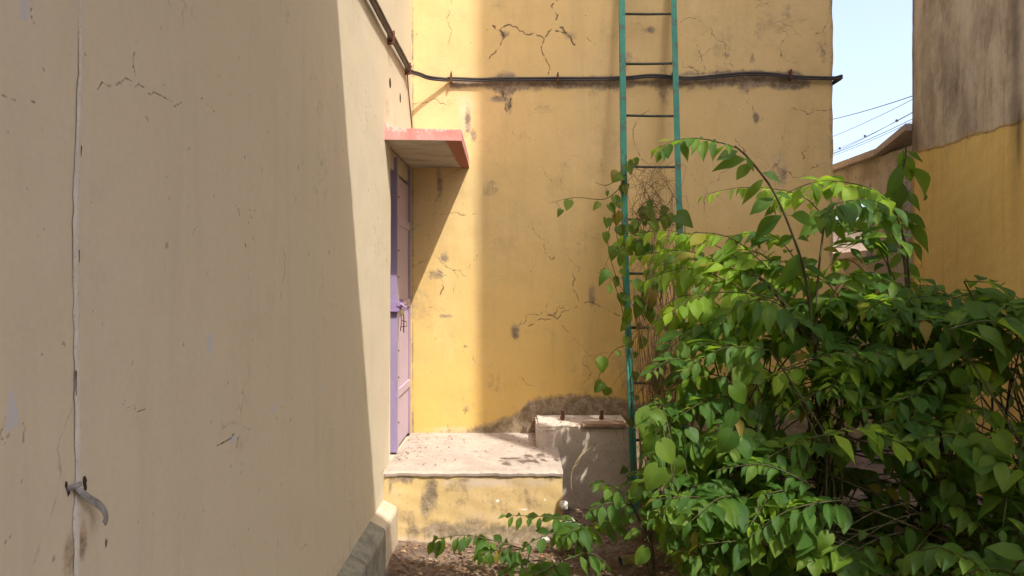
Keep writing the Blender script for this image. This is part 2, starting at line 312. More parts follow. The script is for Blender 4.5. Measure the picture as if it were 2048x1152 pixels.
wall = sheet('wall', us, vs, lambda U, V: np.stack([LX+wob(U, V, .0022), U, V], -1), lmask, M['cream'], left, hole=lambda u, v: (u > DD0) & (v > DZ0) & (v < DZ1+.03), extra=ex)
bm = bmesh.new(); box(bm, LX-.16, LX+.001, DD0-.012, DD0+.0005, DZ0, DZ1+.03); fin('door_reveal', bm, M['cream'], left)
# joint sealant: irregular strip up the near wall
bm = bmesh.new(); prev = None; jx = [(157, 0), (158, 180), (152, 330), (149, 500), (151, 640), (153, 820), (154, 950), (151, 1060), (152, 1160)]
for i in range(150):
    py = -60+i*8.4; px = np.interp(py, [p[1] for p in jx], [p[0] for p in jx]); d, z = L2(px, py)
    w = (.0045+.0045*abs(mnoise.noise(Vector((0, 0, py*.012))))*2+.0015*mnoise.noise(Vector((3, 0, py*.06))))*(1 if py > 150 else .45)
    o = .0012*mnoise.noise(Vector((9, 3, py*.05)))
    ring = [bm.verts.new((LX+x, d+o+y, z)) for x, y in ((.0015, -w*1.25), (.0040, -w*.8), (.0044, 0), (.0040, w*.8), (.0015, w*1.25))]
    if prev:
        for k_ in range(4): bm.faces.new((prev[k_], prev[k_+1], ring[k_+1], ring[k_]))
    prev = ring
fin('joint_sealant', bm, M['sealant'], left, True)
for y0, y1, off in ((500, 525, 1), (740, 790, -1), (290, 312, 1)):
    pts = []; bm = bmesh.new()
    for i in range(10):
        py = y0+(y1-y0)*i/9; px = np.interp(py, [p[1] for p in jx], [p[0] for p in jx]); d, z = L2(px, py); pts.append(Vector((LX+.004, d+off*.0065+.001*mnoise.noise(Vector((py*.1, 0, 2))), z)))
    tube(bm, pts, .0009, .0004, 4); fin('joint_gap', bm, M['hole'], left)
# plinth blocks
for i, (a, b) in enumerate(((3.64, 3.995), (3.20, 3.63), (2.78, 3.19), (2.36, 2.77), (1.9, 2.35), (1.4, 1.89), (.9, 1.39), (.3, .89))):
    bm = bmesh.new(); n = 8; prev = None
    for j in range(n+1):
        d = a+(b-a)*j/n; w = .004*mnoise.noise(Vector((d*9, 1, 2))); e = .004 if j in (0, n) else 0
        prof = [(LX-.02, -.05), (LX+.077+w-e, -.05), (LX+.079+w-e, .08), (LX+.077+w-e, .185-e), (LX+.070, .198+w-e), (LX+.03, .220+w*.7-e), (LX+.001, .236+w-e), (LX-.02, .236)]
        ring = [bm.verts.new((x+.002*mnoise.noise(Vector((d*20, zz*30, 5))), d, zz)) for x, zz in prof]
        if prev:
            for k_ in range(8): bm.faces.new((prev[k_], prev[(k_+1) % 8], ring[(k_+1) % 8], ring[k_]))
        else: bm.faces.new(ring[::-1])
        prev = ring
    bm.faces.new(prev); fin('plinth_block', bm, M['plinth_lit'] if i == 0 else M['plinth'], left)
# canopy
bm = bmesh.new(); prev = None; n = 14
for j in range(n+1):
    t = j/n; x = LX-.005+(.418)*t; rise = .035*max(0, 1-t*4)**1.6; tp = DZ1+.064+rise-.010*t; w = .0015*mnoise.noise(Vector((x*30, 0, 0)))
    xb = LX-.005+(.390)*t
    ring = [bm.verts.new(c) for c in ((x, 4.0+w, DZ1-.004+.006*(1-t)), (x, 3.997, tp), (xb, 5.02, tp+.012), (xb, 5.02, DZ1+.003))]
    if prev:
        for k_ in range(4): bm.faces.new((prev[k_], ring[k_], ring[(k_+1) % 4], prev[(k_+1) % 4]))
    else: bm.faces.new(ring)
    prev = ring
bm.faces.new(prev[::-1]); bmesh.ops.recalc_face_normals(bm, faces=bm.faces); fin('canopy', bm, M['canopy'], left)
# door frame post and leaf
bm = bmesh.new(); box(bm, LX-.06, LX-.003, 4.43, 4.465, DZ0+.002, DZ1-.02, .002); fin('door_frame', bm, M['violet'], left)
bm = bmesh.new(); box(bm, LX-.05, LX-.006, 4.965, 4.995, DZ0, DZ1-.02, .002); fin('door_frame', bm, M['violet'], left)
bm = bmesh.new(); box(bm, LX-.155, LX-.02, DD0, 5.0, DZ1-.10, DZ1+.028, .002); fin('door_lintel', bm, M['block'], left)
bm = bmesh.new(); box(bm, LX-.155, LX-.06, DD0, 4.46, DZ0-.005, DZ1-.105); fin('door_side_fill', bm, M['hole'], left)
door = tag(empty('door', (LX-.02, 4.47, DZ0)), 'closed pale lilac steel door leaf'); door.parent = left; door.matrix_parent_inverse = Matrix.Translation(-left.location)
def dpart(name, m, *a, bev=.0015, smooth=False):
    bm = bmesh.new(); box(bm, *a, bev); return fin(name, bm, m, door, smooth)
zs = [DZ0+.012, .725, 1.255, 1.755, DZ1-.12]
for a, b in zip(zs, zs[1:]): dpart('door_panel', M['lilac'], LX-.04, LX-.014, 4.475, 4.962, a+.004, b-.004)
for z in zs[1:-1]: dpart('door_rail', M['lilac'], LX-.013, LX-.002, 4.47, 4.963, z-.024, z+.024)
dpart('door_stile', M['lilac'], LX-.0135, LX-.004, 4.467, 4.512, zs[0], zs[-1])
dpart('door_stile', M['violet'], LX-.0135, LX-.005, 4.945, 4.963, zs[0], zs[-1])
for z in (.55, .82, .98, 1.42, 1.58, 1.9):
    bm = bmesh.new(); bmesh.ops.create_icosphere(bm, subdivisions=1, radius=.006, matrix=Matrix.Translation((LX-.003, 4.49, z)))
    fin('door_rivet', bm, M['wire'], door)
bm = bmesh.new(); box(bm, LX-.045, LX+.012, 4.405, 4.429, 1.215, 1.275, .003); tube(bm, [Vector((LX+.012, 4.40, 1.258)), Vector((LX+.012, 4.62, 1.258))], .010, seg=10)
tube(bm, [Vector((LX+.02, 4.46, 1.258)), Vector((LX+.045, 4.46, 1.24)), Vector((LX+.04, 4.46, 1.215))], .006, seg=8); box(bm, LX-.004, LX+.016, 4.53, 4.56, 1.225, 1.285, .002); fin('latch', bm, M['latch'], door)
bm = bmesh.new(); tube(bm, [Vector((LX+.03, 4.455, 1.22)), Vector((LX+.034, 4.455, 1.18)), Vector((LX+.032, 4.46, 1.09))], .004, seg=6)
tube(bm, [Vector((LX+.018, 4.45, 1.24)), Vector((LX+.020, 4.45, 1.15)), Vector((LX+.014, 4.455, 1.10))], .003, seg=6)
tube(bm, [Vector((LX+.024, 4.45, 1.165)), Vector((LX+.05, 4.45, 1.155)), Vector((LX+.05, 4.45, 1.13)), Vector((LX+.02, 4.45, 1.125))], .003, seg=6); fin('latch_chain', bm, M['rust'], door)
bm = bmesh.new(); box(bm, LX+.012, LX+.034, 4.44, 4.456, 1.195, 1.225, .004); fin('padlock', bm, M['brass'], door)
# two drilled holes with rusty rims, rendered as small recessed sockets
for (px, py) in ((780, 166), (800, 196)):
    d, z = L2(px, py); bm = bmesh.new(); bmesh.ops.create_uvsphere(bm, u_segments=10, v_segments=6, radius=1, matrix=Matrix.Translation((LX+.001, d, z)) @ Matrix.Diagonal((.004, .022, .030, 1))); fin('wall_socket_hole', bm, M['hole'], left, True)

# ------------------------------------------------------------------ back building
BC = [([(985,52),(1000,60),(1008,75)], 1.4), ([(1008,72),(992,100),(972,128)], .9), ([(1000,60),(1020,50),(1040,62),(1065,66),(1088,76),(1100,62),(1112,45),(1106,20),(1115,0)], 1), ([(1088,76),(1082,95),(1092,120),(1100,140),(1096,152)], .9),
      ([(1112,62),(1135,68),(1150,90)], 1.2), ([(1120,55),(1128,60),(1140,72)], 1.2), ([(1360,45),(1410,50),(1430,75),(1452,100),(1458,120),(1470,135)], .75), ([(1388,75),(1402,110),(1413,140)], .8), ([(1485,60),(1500,85),(1515,100)], .6), ([(1540,90),(1560,110),(1590,125),(1600,140)], .65),
      ([(1550,45),(1575,52),(1600,70)], .7), ([(1355,0),(1368,25)], .5), ([(1395,0),(1405,25)], .4), ([(1250,50),(1285,52)], .7), ([(1195,40),(1210,60),(1232,75)], .5), ([(1495,190),(1505,212),(1511,225)], .8), ([(1585,290),(1603,305),(1615,293),(1655,290)], .7), ([(1603,305),(1606,318)], .9),
      ([(1548,312),(1556,335),(1562,365)], .6), ([(1440,325),(1455,355)], .5), ([(1600,180),(1595,230)], .4), ([(1005,182),(1009,205),(1013,225)], 1.1), ([(1155,190),(1162,250)], .5), ([(1022,198),(1020,215)], 1), ([(1077,330),(1090,350),(1105,362)], .7), ([(1065,455),(1090,480),(1105,520)], .8), ([(1095,485),(1107,518)], 1),
      ([(1133,498),(1140,520),(1157,545)], .7), ([(1145,550),(1147,580),(1160,610),(1210,620),(1240,632)], .85), ([(1057,652),(1090,640),(1120,625),(1160,612)], .85), ([(1093,655),(1103,690),(1112,708)], .6), ([(1190,610),(1195,640)], .5), ([(1185,505),(1192,530)], .5), ([(1170,310),(1172,330)], .5),
      ([(820,206),(850,205),(880,208),(905,212)], .8), ([(826,45),(824,70),(820,88)], .9), ([(1012,325),(1010,350),(1020,372)], .6), ([(985,325),(1015,325)], .5), ([(1040,322),(1058,322),(1085,318)], .5), ([(885,560),(880,590)], .9), ([(872,540),(880,545),(893,552)], .8), ([(855,615),(870,614),(900,630)], .7), ([(840,745),(868,750)], .7), ([(1015,505),(1020,545)], .5), ([(955,500),(975,505),(1000,500)], .35), ([(900,365),(898,420)], .35),
      ([(914,775),(925,800),(930,830)], .7), ([(895,850),(902,862)], .8), ([(1055,200),(1050,290)], .3), ([(850,480),(875,500)], .5), ([(940,410),(955,450)], .4), ([(1450,420),(1480,480)], .4), ([(1100,360),(1120,420),(1118,470)], .3), ([(1300,220),(1298,330)], .8), ([(1310,230),(1302,245),(1298,300)], .5), ([(1620,60),(1640,64)], .6), ([(1640,90),(1650,110)], .8), ([(1200,720),(1195,760)], .3), ([(1058,700),(1066,760)], .3)]
def bmask(U, V):
    lines = [(frac_line([B2(*p) for p in pts]), s) for pts, s in BC]
    cr = seg_field(U, V, lines, .0082)
    bl = []
    for x, y, rx, ry, s in [(1030, 662, 9, 14, .75), (1008, 70, 12, 9, .62), (1140, 72, 16, 9, .5), (1512, 236, 7, 12, .8), (1182, 590, 9, 26, .45), (984, 378, 20, 22, .42), (1300, 60, 18, 7, .5), (1000, 198, 22, 8, .7), (1018, 210, 8, 22, .55), (1490, 172, 22, 18, .48), (1330, 165, 14, 60, .42), (1255, 120, 12, 30, .35), (1385, 170, 26, 18, .4), (1540, 164, 60, 8, .7), (1580, 150, 24, 10, .7), (1575, 20, 20, 25, .3), (1560, 350, 26, 36, .35), (872, 550, 16, 14, .5), (888, 516, 10, 14, .5), (935, 240, 9, 34, .55), (946, 270, 7, 14, .6), (895, 632, 20, 5, .45), (1040, 280, 40, 40, .2), (1505, 118, 8, 14, .45), (1450, 110, 14, 6, .4), (930, 820, 12, 12, .35), (985, 770, 22, 35, .3), (1130, 330, 20, 20, .22), (1645, 100, 14, 30, .35), (828, 300, 10, 60, .3), (878, 370, 8, 40, .5), (1190, 160, 45, 9, .55), (1070, 172, 30, 12, .5)]:
        u, v = B2(x, y); bl.append((u, v, rx/300, ry/300, s))
    st = blob_field(U, V, bl)
    px = U*300+VX; py = (EYE-V)*300+VY
    cy = np.interp(px, [800, 903, 1000, 1240, 1350, 1480, 1600, 1680], [150, 158, 158, 157, 155, 150, 156, 157])
    band = np.clip(1-np.abs(py-cy-10)/(17+9*np.sin(px*.045)*np.sin(px*.013+1)+14*np.exp(-((px-1330)/30)**2)+16*np.exp(-((px-1500)/22)**2)+12*np.exp(-((px-1010)/16)**2)), 0, 1)*np.interp(px, [895, 905, 960, 1010, 1080, 1240, 1300, 1370, 1450, 1600, 1625], [0, .7, .55, .85, .85, .6, .5, .55, .75, .9, .1])
    band2 = np.clip(1-np.abs(py-cy+6)/10, 0, 1)*np.interp(px, [1300, 1380, 1500, 1600, 1620], [0, .45, .6, .6, 0]); st = np.maximum(st, np.maximum(band*1.15, band2))
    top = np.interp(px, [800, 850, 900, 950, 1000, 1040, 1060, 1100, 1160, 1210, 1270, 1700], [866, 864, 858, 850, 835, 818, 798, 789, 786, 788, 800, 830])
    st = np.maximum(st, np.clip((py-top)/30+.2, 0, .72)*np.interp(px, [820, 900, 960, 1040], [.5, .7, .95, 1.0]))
    st = np.maximum(st, .35*np.clip(1-np.abs(U-2.07)/.03, 0, 1)); st = np.maximum(st, .5*np.clip(1-np.abs(U-LX-.008)/.012, 0, 1))
    fd = blob_field(U, V, [(*B2(930, 225), .06, .17, .75), (*B2(1090, 815), .25, .06, .5), (*B2(1180, 810), .25, .035, .6), (*B2(960, 700), .1, .3, .2), (*B2(900, 860), .2, .03, .6), (*B2(1555, 345), .12, .2, .35)])
    st = np.clip(st*1.25, 0, 1); return dict(crack=cr, chip=np.zeros(U.shape), stain=st, fade=fd)
us = np.concatenate([[-1.5, -.9], np.linspace(LX-.05, 2.08, 360)]); vs = np.concatenate([[-.1, 0], np.arange(.3, 3.45, .0078), [4, 6.0]])
def bpos(U, V):
    e = 5.0+wob(U*1.3, V*1.2+2, .0022)
    x = np.where(U > 2.075, 2.08+.003*np.sin(V*9)+.002*np.sin(V*31), U); x = np.where((U > 2.075) & (np.abs(V-2.72) < .012), 2.065, x)
    return np.stack([x, e+np.where(U > 2.075, .006, 0), V], -1)
back = sheet('house', us, vs, bpos, bmask, M['yellow'], None, extra=boxes_vf([(-5, 2.077, 5.012, 10, -.1, 6)]))
tag(back, 'cracked faded yellow plaster house wall facing the camera behind the green ladder', 'house')

# ------------------------------------------------------------------ doorstep
step = tag(empty('doorstep', (-.25, 4.5, 0)), 'low cement doorstep with worn yellow front below the violet door', 'doorstep')
def smask(U, V):
    def S(px, py): return ((px-VX)*4/F, EYE-(py-VY)*4/F)
    st = blob_field(U, V, [(*S(862, 985), .045, .10, .62), (*S(805, 955), .08, .035, .6), (*S(850, 1010), .03, .1, .55), (*S(1000, 1072), .22, .06, .85), (*S(900, 1062), .25, .05, .7), (*S(1000, 1000), .5, .12, .22), (*S(945, 1050), .1, .05, .5), (*S(1040, 985), .12, .03, .3), (*S(900, 975), .1, .04, .35), (*S(1085, 1070), .2, .06, .7), (*S(780, 960), .02, .1, .4), (*S(930, 960), .1, .02, .3), (*S(1100, 955), .05, .03, .4), (*S(960, 1090), .6, .035, .6), (*S(820, 1040), .06, .1, .3)])
    st = np.clip(st*1.35, 0, 1)
    fd = blob_field(U, V, [(*S(980, 965), .2, .035, .8), (*S(1075, 965), .15, .03, .6), (*S(960, 1040), .15, .06, .5), (*S(900, 965), .06, .03, .6), (*S(850, 1090), .6, .05, .9), (*S(790, 1020), .05, .2, .4)])
    return dict(stain=st, fade=fd, chip=blob_field(U, V, [(*S(995, 1002), .014, .01, .9), (*S(1045, 1020), .05, .012, .6), (*S(1090, 1000), .01, .008, .8)]), crack=np.zeros(U.shape))
us = np.linspace(LX, .2215, 150); vs = np.linspace(-.06, .368, 66)
sheet('front_face', us, vs, lambda U, V: np.stack([U, 4.004+wob(U*3, V*3, .003)-.012*np.clip((.10-V)/.1, 0, 1), V], -1), smask, M['step'], step)
bm = bmesh.new(); vsx = box(bm, LX+.0, .215, 4.016, 4.998, -.06, .370); fin('body', bm, M['block'], step)
bm = bmesh.new(); n = 60; rows = []
for i in range(n+1):
    x = LX-.002+(.2265-LX)*i/n
    w = .006*mnoise.noise(Vector((x*9, 2, 1)))+.004*mnoise.noise(Vector((x*27, 5, 1))); w2 = .004*mnoise.noise(Vector((x*30, 2, 4)))
    rows.append([bm.verts.new(c) for c in ((x, 3.995+w2, .358+w), (x, 3.992+w2, .372+w), (x, 4.004, .3802+w*.5), (x, 4.3, .381+.002*mnoise.noise(Vector((x*4, 4.3, 0)))), (x, 4.65, .383), (x, 5.0, .385), (x, 5.0, .36))])
for a, b in zip(rows, rows[1:]):
    for k_ in range(6): bm.faces.new((a[k_], b[k_], b[k_+1], a[k_+1]))
bm.faces.new(rows[0]); bm.faces.new(rows[-1][::-1]); bmesh.ops.recalc_face_normals(bm, faces=bm.faces); fin('top_slab', bm, M['cement'], step)

# concrete block behind it with two bolts and a brick on the edge
blk = tag(empty('concrete_block', (.39, 4.8, 0)), 'rough cement block against the yellow wall beside the ladder foot', 'block')
bm = bmesh.new(); box(bm, .094, .675, 4.57, 4.997, -.05, .507, .012, .006, 7); fin('body', bm, M['block'], blk, False)
for (px, d) in ((1125, 4.80), (1203, 4.80)):
    p = P(px, 836, d); p.z = .505; bm = bmesh.new(); tube(bm, [p, p+Vector((.002, 0, .045)), p+Vector((0, 0, .062))], .011, seg=10)
    tube(bm, [p+Vector((0, 0, .010)), p+Vector((0, 0, .026))], .017, seg=6); fin('anchor_bolt', bm, M['rust'], blk)
bm = bmesh.new(); box(bm, .372, .64, 4.55, 4.66, .508, .528, .004, .003, 2); o = fin('brick', bm, M['brick']); tag(o, 'flat brown brick lying along the front edge of the cement block', 'brick')
bm = bmesh.new(); 
for v in bmesh.ops.create_icosphere(bm, subdivisions=2, radius=1)['verts']: v.co = Vector((v.co.x*.07, v.co.y*.05, v.co.z*.035))*(1+.3*mnoise.noise(v.co*1.6))+Vector((1.13*.75-.02, 4.42, .39))
o = fin('stone', bm, M['rock'], None)
o.location = (-.02, .1, -.35); tag(o, 'grey stone on the ground at the right foot of the ladder', 'stone')

# ------------------------------------------------------------------ ladder
lad = tag(empty('ladder', (.86, 4.45, 0)), 'tall green iron ladder leaning on the cracked yellow wall', 'ladder')
def lad_d(z): return 4.46+(4.93-4.46)*z/3.3
def stile(zpx):  # list of (px at z)
    pts = [((px-VX)*lad_d(z)/F, lad_d(z), z) for px, z in zpx]; return pts
def z_of(py):
    z = 1.4
    for _ in range(20): z = EYE-(py-VY)*lad_d(z)/F
    return z
for side, zp in ((1, [(1243.5, 0), (1250, 480), (1262, 800), (1271, 1035)]), (-1, [(1346.5, 0), (1354, 300), (1362, 560), (1368, 800), (1374, 1035)])):
    cp = [Vector(((px-VX)*lad_d(z_of(py))/F, lad_d(z_of(py)), z_of(py))) for px, py in zp]; top = cp[0]+(cp[0]-cp[1]).normalized()*.9; cp = [top]+cp
    sp = spline(cp, 40); bm = bmesh.new(); prev = None
    for p in sp:
        w, t = .0185, .006; s = side
        prof = [(-w, -.0), (w, 0), (w, t), (-w+t, t), (-w+t, .035), (-w, .035)] if s > 0 else [(-w, 0), (w, 0), (w, .035), (w-t, .035), (w-t, t), (-w, t)]
        ring = [bm.verts.new((p.x+a, p.y-.018+b, p.z)) for a, b in prof]
        if prev:
            for k_ in range(6): bm.faces.new((prev[k_], prev[(k_+1) % 6], ring[(k_+1) % 6], ring[k_]))
        else: bm.faces.new(ring)
        prev = ring
    bm.faces.new(prev[::-1]); bmesh.ops.recalc_face_normals(bm, faces=bm.faces); fin('stile', bm, M['teal'], lad)
for py in (-175, -73, 28, 128, 231, 333, 439, 547, 655, 766, 880, 990):
    z = z_of(py); d = lad_d(z); xl = np.interp(py, [0, 480, 800, 1035], [1243.5, 1250, 1262, 1271])+ (4 if py > -1 else 0); xr = np.interp(py, [0, 300, 560, 800, 1035], [1346.5, 1354, 1362, 1368, 1374])
    a = Vector(((xl-VX)*d/F-.003, d-.002, z)); b = Vector(((xr-VX)*d/F, d-.002, z+.004*(py % 3-1)))
    bm = bmesh.new(); tube(bm, [a, a.lerp(b, .5)+Vector((0, 0, -.002)), b], .0085, seg=8); fin('rung', bm, M['rung'] if py != 333 else M['rung'], lad, True)

# ------------------------------------------------------------------ cables
cab = tag(empty('cable_bundle', (LX, 5, 2.7)), 'dark cable pair running across both yellow walls and behind the ladder', 'cable')
zc = 2.735
def cablepath(o, zo, rnd):
    pts = [Vector((LX+.022+o*.3, d, zc-.005+zo+.004*mnoise.noise(Vector((d*3, rnd, 0))))) for d in (-.5, .5, 1.5, 2.4, 3.0, 3.4, 3.8, 4.2, 4.5)]
    pts += [Vector((LX+.03, 4.72, zc-.008+zo)), Vector((LX+.075, 4.83, 2.735+zo)), Vector((-.60, 4.90, 2.731+zo)), Vector((-.50, 4.965, 2.737+zo))]
    for px, py in ((903, 158), (960, 160), (1000, 159), (1115, 158), (1240, 157), (1300, 152), (1345, 155), (1380, 157), (1440, 152), (1490, 148), (1540, 149), (1578, 154), (1620, 156), (1664, 157), (1680, 154)):
        x, z = B2(px, py); pts.append(Vector((x, 4.975-o, z+zo+.0015*mnoise.noise(Vector((px*.02, rnd, 3))))))
    x, z = B2(1682, 153); pts.append(Vector((x+.005, 5.2, z+zo))); pts.append(Vector((x, 6, z+zo))); return spline(pts, 170)
for o_, zo, r, mm in ((.0, .0, .0085, 'cable'), (.004, -.0145, .007, 'cable')):
    bm = bmesh.new(); pts = cablepath(o_, zo, zo*50); tube(bm, pts, r, seg=8); fin('cable', bm, M[mm], cab, True)
bm = bmesh.new(); pts = [p for p in cablepath(.006, .021, 7) if p.y < 4.74 and p.x < -.6]; tube(bm, pts, .011, seg=8); fin('cable', bm, M['cable_dusty'], cab, True)
for px, py in ((903, 157), (1115, 158), (1345, 153), (1578, 152)):
    x, z = B2(px, py); bm = bmesh.new(); box(bm, x-.006, x+.006, 4.952, 4.998, z-.036, z+.024, .002); tube(bm, [Vector((x, 4.99, z+.03)), Vector((x+.002, 4.955, z+.032))], .004, seg=6); fin('cable_clip', bm, M['rust'], cab)
for d in (3.2, 4.1, 4.7):
    bm = bmesh.new(); box(bm, LX-.002, LX+.04, d-.006, d+.006, zc-.045, zc+.03, .002); fin('cable_clip', bm, M['rust'], cab)
bm = bmesh.new(); tube(bm, spline([Vector((LX+.02, 4.68, 2.71)), Vector((LX+.012, 4.78, 2.62)), Vector((LX+.010, 4.88, 2.50)), Vector((LX+.006, 4.98, 2.42)), Vector((LX+.006, 4.985, 2.24))], 20), .004, seg=6)
tag(fin('wire', bm, M['cable_dusty']), 'thin brown wire dropping in the corner above the red canopy', 'wire')

# ------------------------------------------------------------------ bent iron strap by the joint
br = tag(empty('iron_bracket', (LX, 1.22, 1.04)), 'bent grey iron strap sticking out of the joint in the cream wall', 'bracket')
def LP(px, py, off): # point at distance off in front of the left wall seen at px,py
    x = LX+off; d = x*F/(px-VX); return Vector((x, d, EYE-(py-VY)*d/F))
path = [LP(148, 972, .004), LP(158, 980, .010), LP(168, 990, .014), LP(184, 1001, .018), LP(197, 1009, .022), LP(207, 1020, .026), LP(212, 1034, .030), LP(209, 1047, .032)]
sp = spline(path, 22); bm = bmesh.new(); prev = None
for i, p in enumerate(sp):
    t = (sp[min(i+1, 21)]-sp[max(i-1, 0)]).normalized(); a = Vector((1, 0, 0)); nrm = t.cross(a).normalized(); w = .0058 if i > 3 else .003+.0007*i
    ring = [bm.verts.new(p+nrm*w*u+a*.0012*v) for u, v in ((-1, -1), (1, -1), (1.1, 1), (-1.1, 1))]
    if prev:
        for k_ in range(4): bm.faces.new((prev[k_], prev[(k_+1) % 4], ring[(k_+1) % 4], ring[k_]))
    else: bm.faces.new(ring)
    prev = ring
bm.faces.new(prev[::-1]); bmesh.ops.recalc_face_normals(bm, faces=bm.faces); fin('strap', bm, M['steel'], br)
bm = bmesh.new(); tube(bm, [LP(133, 978, .001), LP(150, 974, .009), LP(160, 968, .006)], .0042, seg=7); fin('pivot', bm, M['steel'], br, True)
bm = bmesh.new()
for (px, py, r) in ((169, 962, .009), (170, 975, .0075), (132, 970, .006), (136, 985, .0065)):
    p = LP(px, py, .0005); ms = bmesh.ops.create_icosphere(bm, subdivisions=2, radius=1)['verts']
    for v in ms: v.co = Vector((v.co.x*.0025, v.co.y*r*.5, v.co.z*r))*(1+.5*mnoise.noise(v.co*2.5+Vector((px, 0, 0))))+p
fin('broken_plaster', bm, M['hole'], br)

# ------------------------------------------------------------------ right building (tall, its shade falls over the yard) and the low wall beyond
RX = 3.0; RD = .56
def rmask(U, V):
    st = blob_field(U, V, [(4.55, 2.9, .05, .9, .6), (4.52, 2.3, .03, .25, .8), (5.70, 2.45, .06, .12, .5), (5.2, 2.8, .12, .2, .3), (5.74, 3, .02, 3, .6)])
    return dict(stain=st)
def zlo(d): return EYE+(3.55-d)/.6
def zhi(d): return EYE+(5-d)/.6-.95
rv, rf = boxes_vf([(RX+.02, 8, RD, 5.747, -.1, 3.99), (RX, RX+.02, RD, 3.2, -.1, 3.99), (RX, RX+.02, 3.2, 3.25, -.1, 3.99), (RX, RX+.12, RD, .66, 3.99, 12.5), (RX, RX+.12, 2.25, 5.747, 3.99, 12.5)])
def prism_yz(q):
    n = len(rv)
    for x in (RX, RX+.12): rv.extend([(x, y, z) for y, z in q])
    m = len(q); rf.append(list(range(n, n+m))); rf.append(list(range(n+2*m-1, n+m-1, -1)))
    for i in range(m): j = (i+1) % m; rf.append([n+i, n+i+m, n+j+m, n+j])
prism_yz([(.66, 3.985), (2.25, 3.985), (2.25, max(4.0, zlo(2.25))), (1.88, 4.01), (.66, zlo(.66))]); prism_yz([(.66, zhi(.66)), (2.25, zhi(2.25)), (2.25, 12.5), (.66, 12.5)])  # unseen upper wall, given a slanted slit so sun reaches chosen leaves
for d in (1.12, 1.62): prism_yz([(d, zlo(d)-.1), (d+.03, zlo(d+.03)-.1), (d+.03, zhi(d+.03)+.1), (d, zhi(d)+.1)])  # unseen bars added to break up the sunbeam through the slit
rb_extra = (rv, rf)
rb = sheet('tall_building', np.concatenate([[3.2, 3.8], np.linspace(4.2, 5.75, 120)]), np.concatenate([[-.1, .5, 1], np.arange(1.4, 3.9, .02), [4.0]]), lambda U, V: np.stack([RX+wob(U*2, V*2, .002), U, V], -1), rmask, M['right'], None,
           extra=rb_extra)
tag(rb, 'tall weathered building at the right, bare grey cement above an ochre painted base', 'building')
# low boundary wall
lw = tag(empty('boundary_wall', (RX, 7, 0)), 'low stained wall with a pink coping between the yellow house and tall building', 'wall')
bm = bmesh.new()
def wob_box(*a, j=.008, s=5): 
    global bm; box(bm, *a, 0, j, s)
box(bm, RX+.01, RX+.22, 5.752, 6.45, -.1, 2.44, 0, .012, 5); box(bm, RX+.01, RX+.22, 6.452, 12, -.1, 1.60, 0, .01, 3); box(bm, RX+.01, RX+.22, 6.452, 12, 2.13, 2.44, 0, .01, 3); fin('wall_body', bm, M['farwall'], lw)
bm = bmesh.new(); box(bm, RX-.03, RX+.26, 6.46, 12, 1.60, 1.66, .004); fin('sill', bm, M['pinkcop'], lw)
for i in range(12):
    d0 = 5.76+i*.5; h = .10*max(0, 1-(d0-5.76)/.9)
    bm = bmesh.new(); vv = box(bm, RX-.05, RX+.28, d0, d0+.49, 2.442, 2.50, .004)
    for v in vv: v.co.z += (.11 if i == 0 else 0)*max(0, (6.25-v.co.y)/.5)
    fin('coping_stone', bm, M['pinkcop'], lw)
# far pink house seen through the opening
fh = tag(empty('far_house', (7, 13, 0)), 'sunlit pale pink far house with grey roof, seen past the yellow wall edge', 'house')
bm = bmesh.new(); box(bm, 4.2, 11, 12.6, 18, -.1, 2.22); fin('wall', bm, M['pinkwall'], fh)
bm = bmesh.new(); vv = box(bm, 4.0, 11.2, 12.3, 18.2, 2.225, 2.33)
for v in vv: v.co.z += (11-v.co.x)*.03
fin('roof', bm, M['grey_roof'], fh)
bm = bmesh.new(); box(bm, 4.4, 11, 12.55, 12.6, .9, 1.0); fin('ledge', bm, M['pinkcop'], fh)
# unseen slab inferred from its shadow edge; end wall added to darken near wall
ex_ = Vector((.445, -.257, 0)); e0 = Vector((.56, 1.2, 4.0+EYE-0))   # edge passes here
t0 = Vector((-.73, 2.94, 1.10+EYE))-SUN*(2.3/(-SUN.z)); 
bm = bmesh.new(); a = t0+ex_*((-5-t0.x)/.445); b = t0+ex_*((4.6-t0.x)/.445)
top = [Vector((LX-.0, (t0+ex_*((LX-t0.x)/.445)).y, t0.z)), Vector((2.95, (t0+ex_*((2.95-t0.x)/.445)).y, t0.z)), Vector((2.95, -3.5, t0.z)), Vector((LX, -3.5, t0.z))]
va = [bm.verts.new(p) for p in top]; vb = [bm.verts.new(p+Vector((0, 0, .15))) for p in top]
bm.faces.new(va); bm.faces.new(vb[::-1])
for i in range(4): bm.faces.new((va[i], vb[i], vb[(i+1) % 4], va[(i+1) % 4]))
box(bm, LX+.26, 2.69, -3.5, -3.3, -.05, t0.z-.006); box(bm, 2.7, 2.95, -3.5, -3.25, -.05, t0.z-.004); box(bm, LX+.002, LX+.25, -3.5, -3.25, -.05, t0.z-.004)
bmesh.ops.recalc_face_normals(bm, faces=bm.faces); tag(fin('shading_slab', bm, M['slab']), 'unseen concrete shading slab and added end wall behind the viewpoint', 'roof')
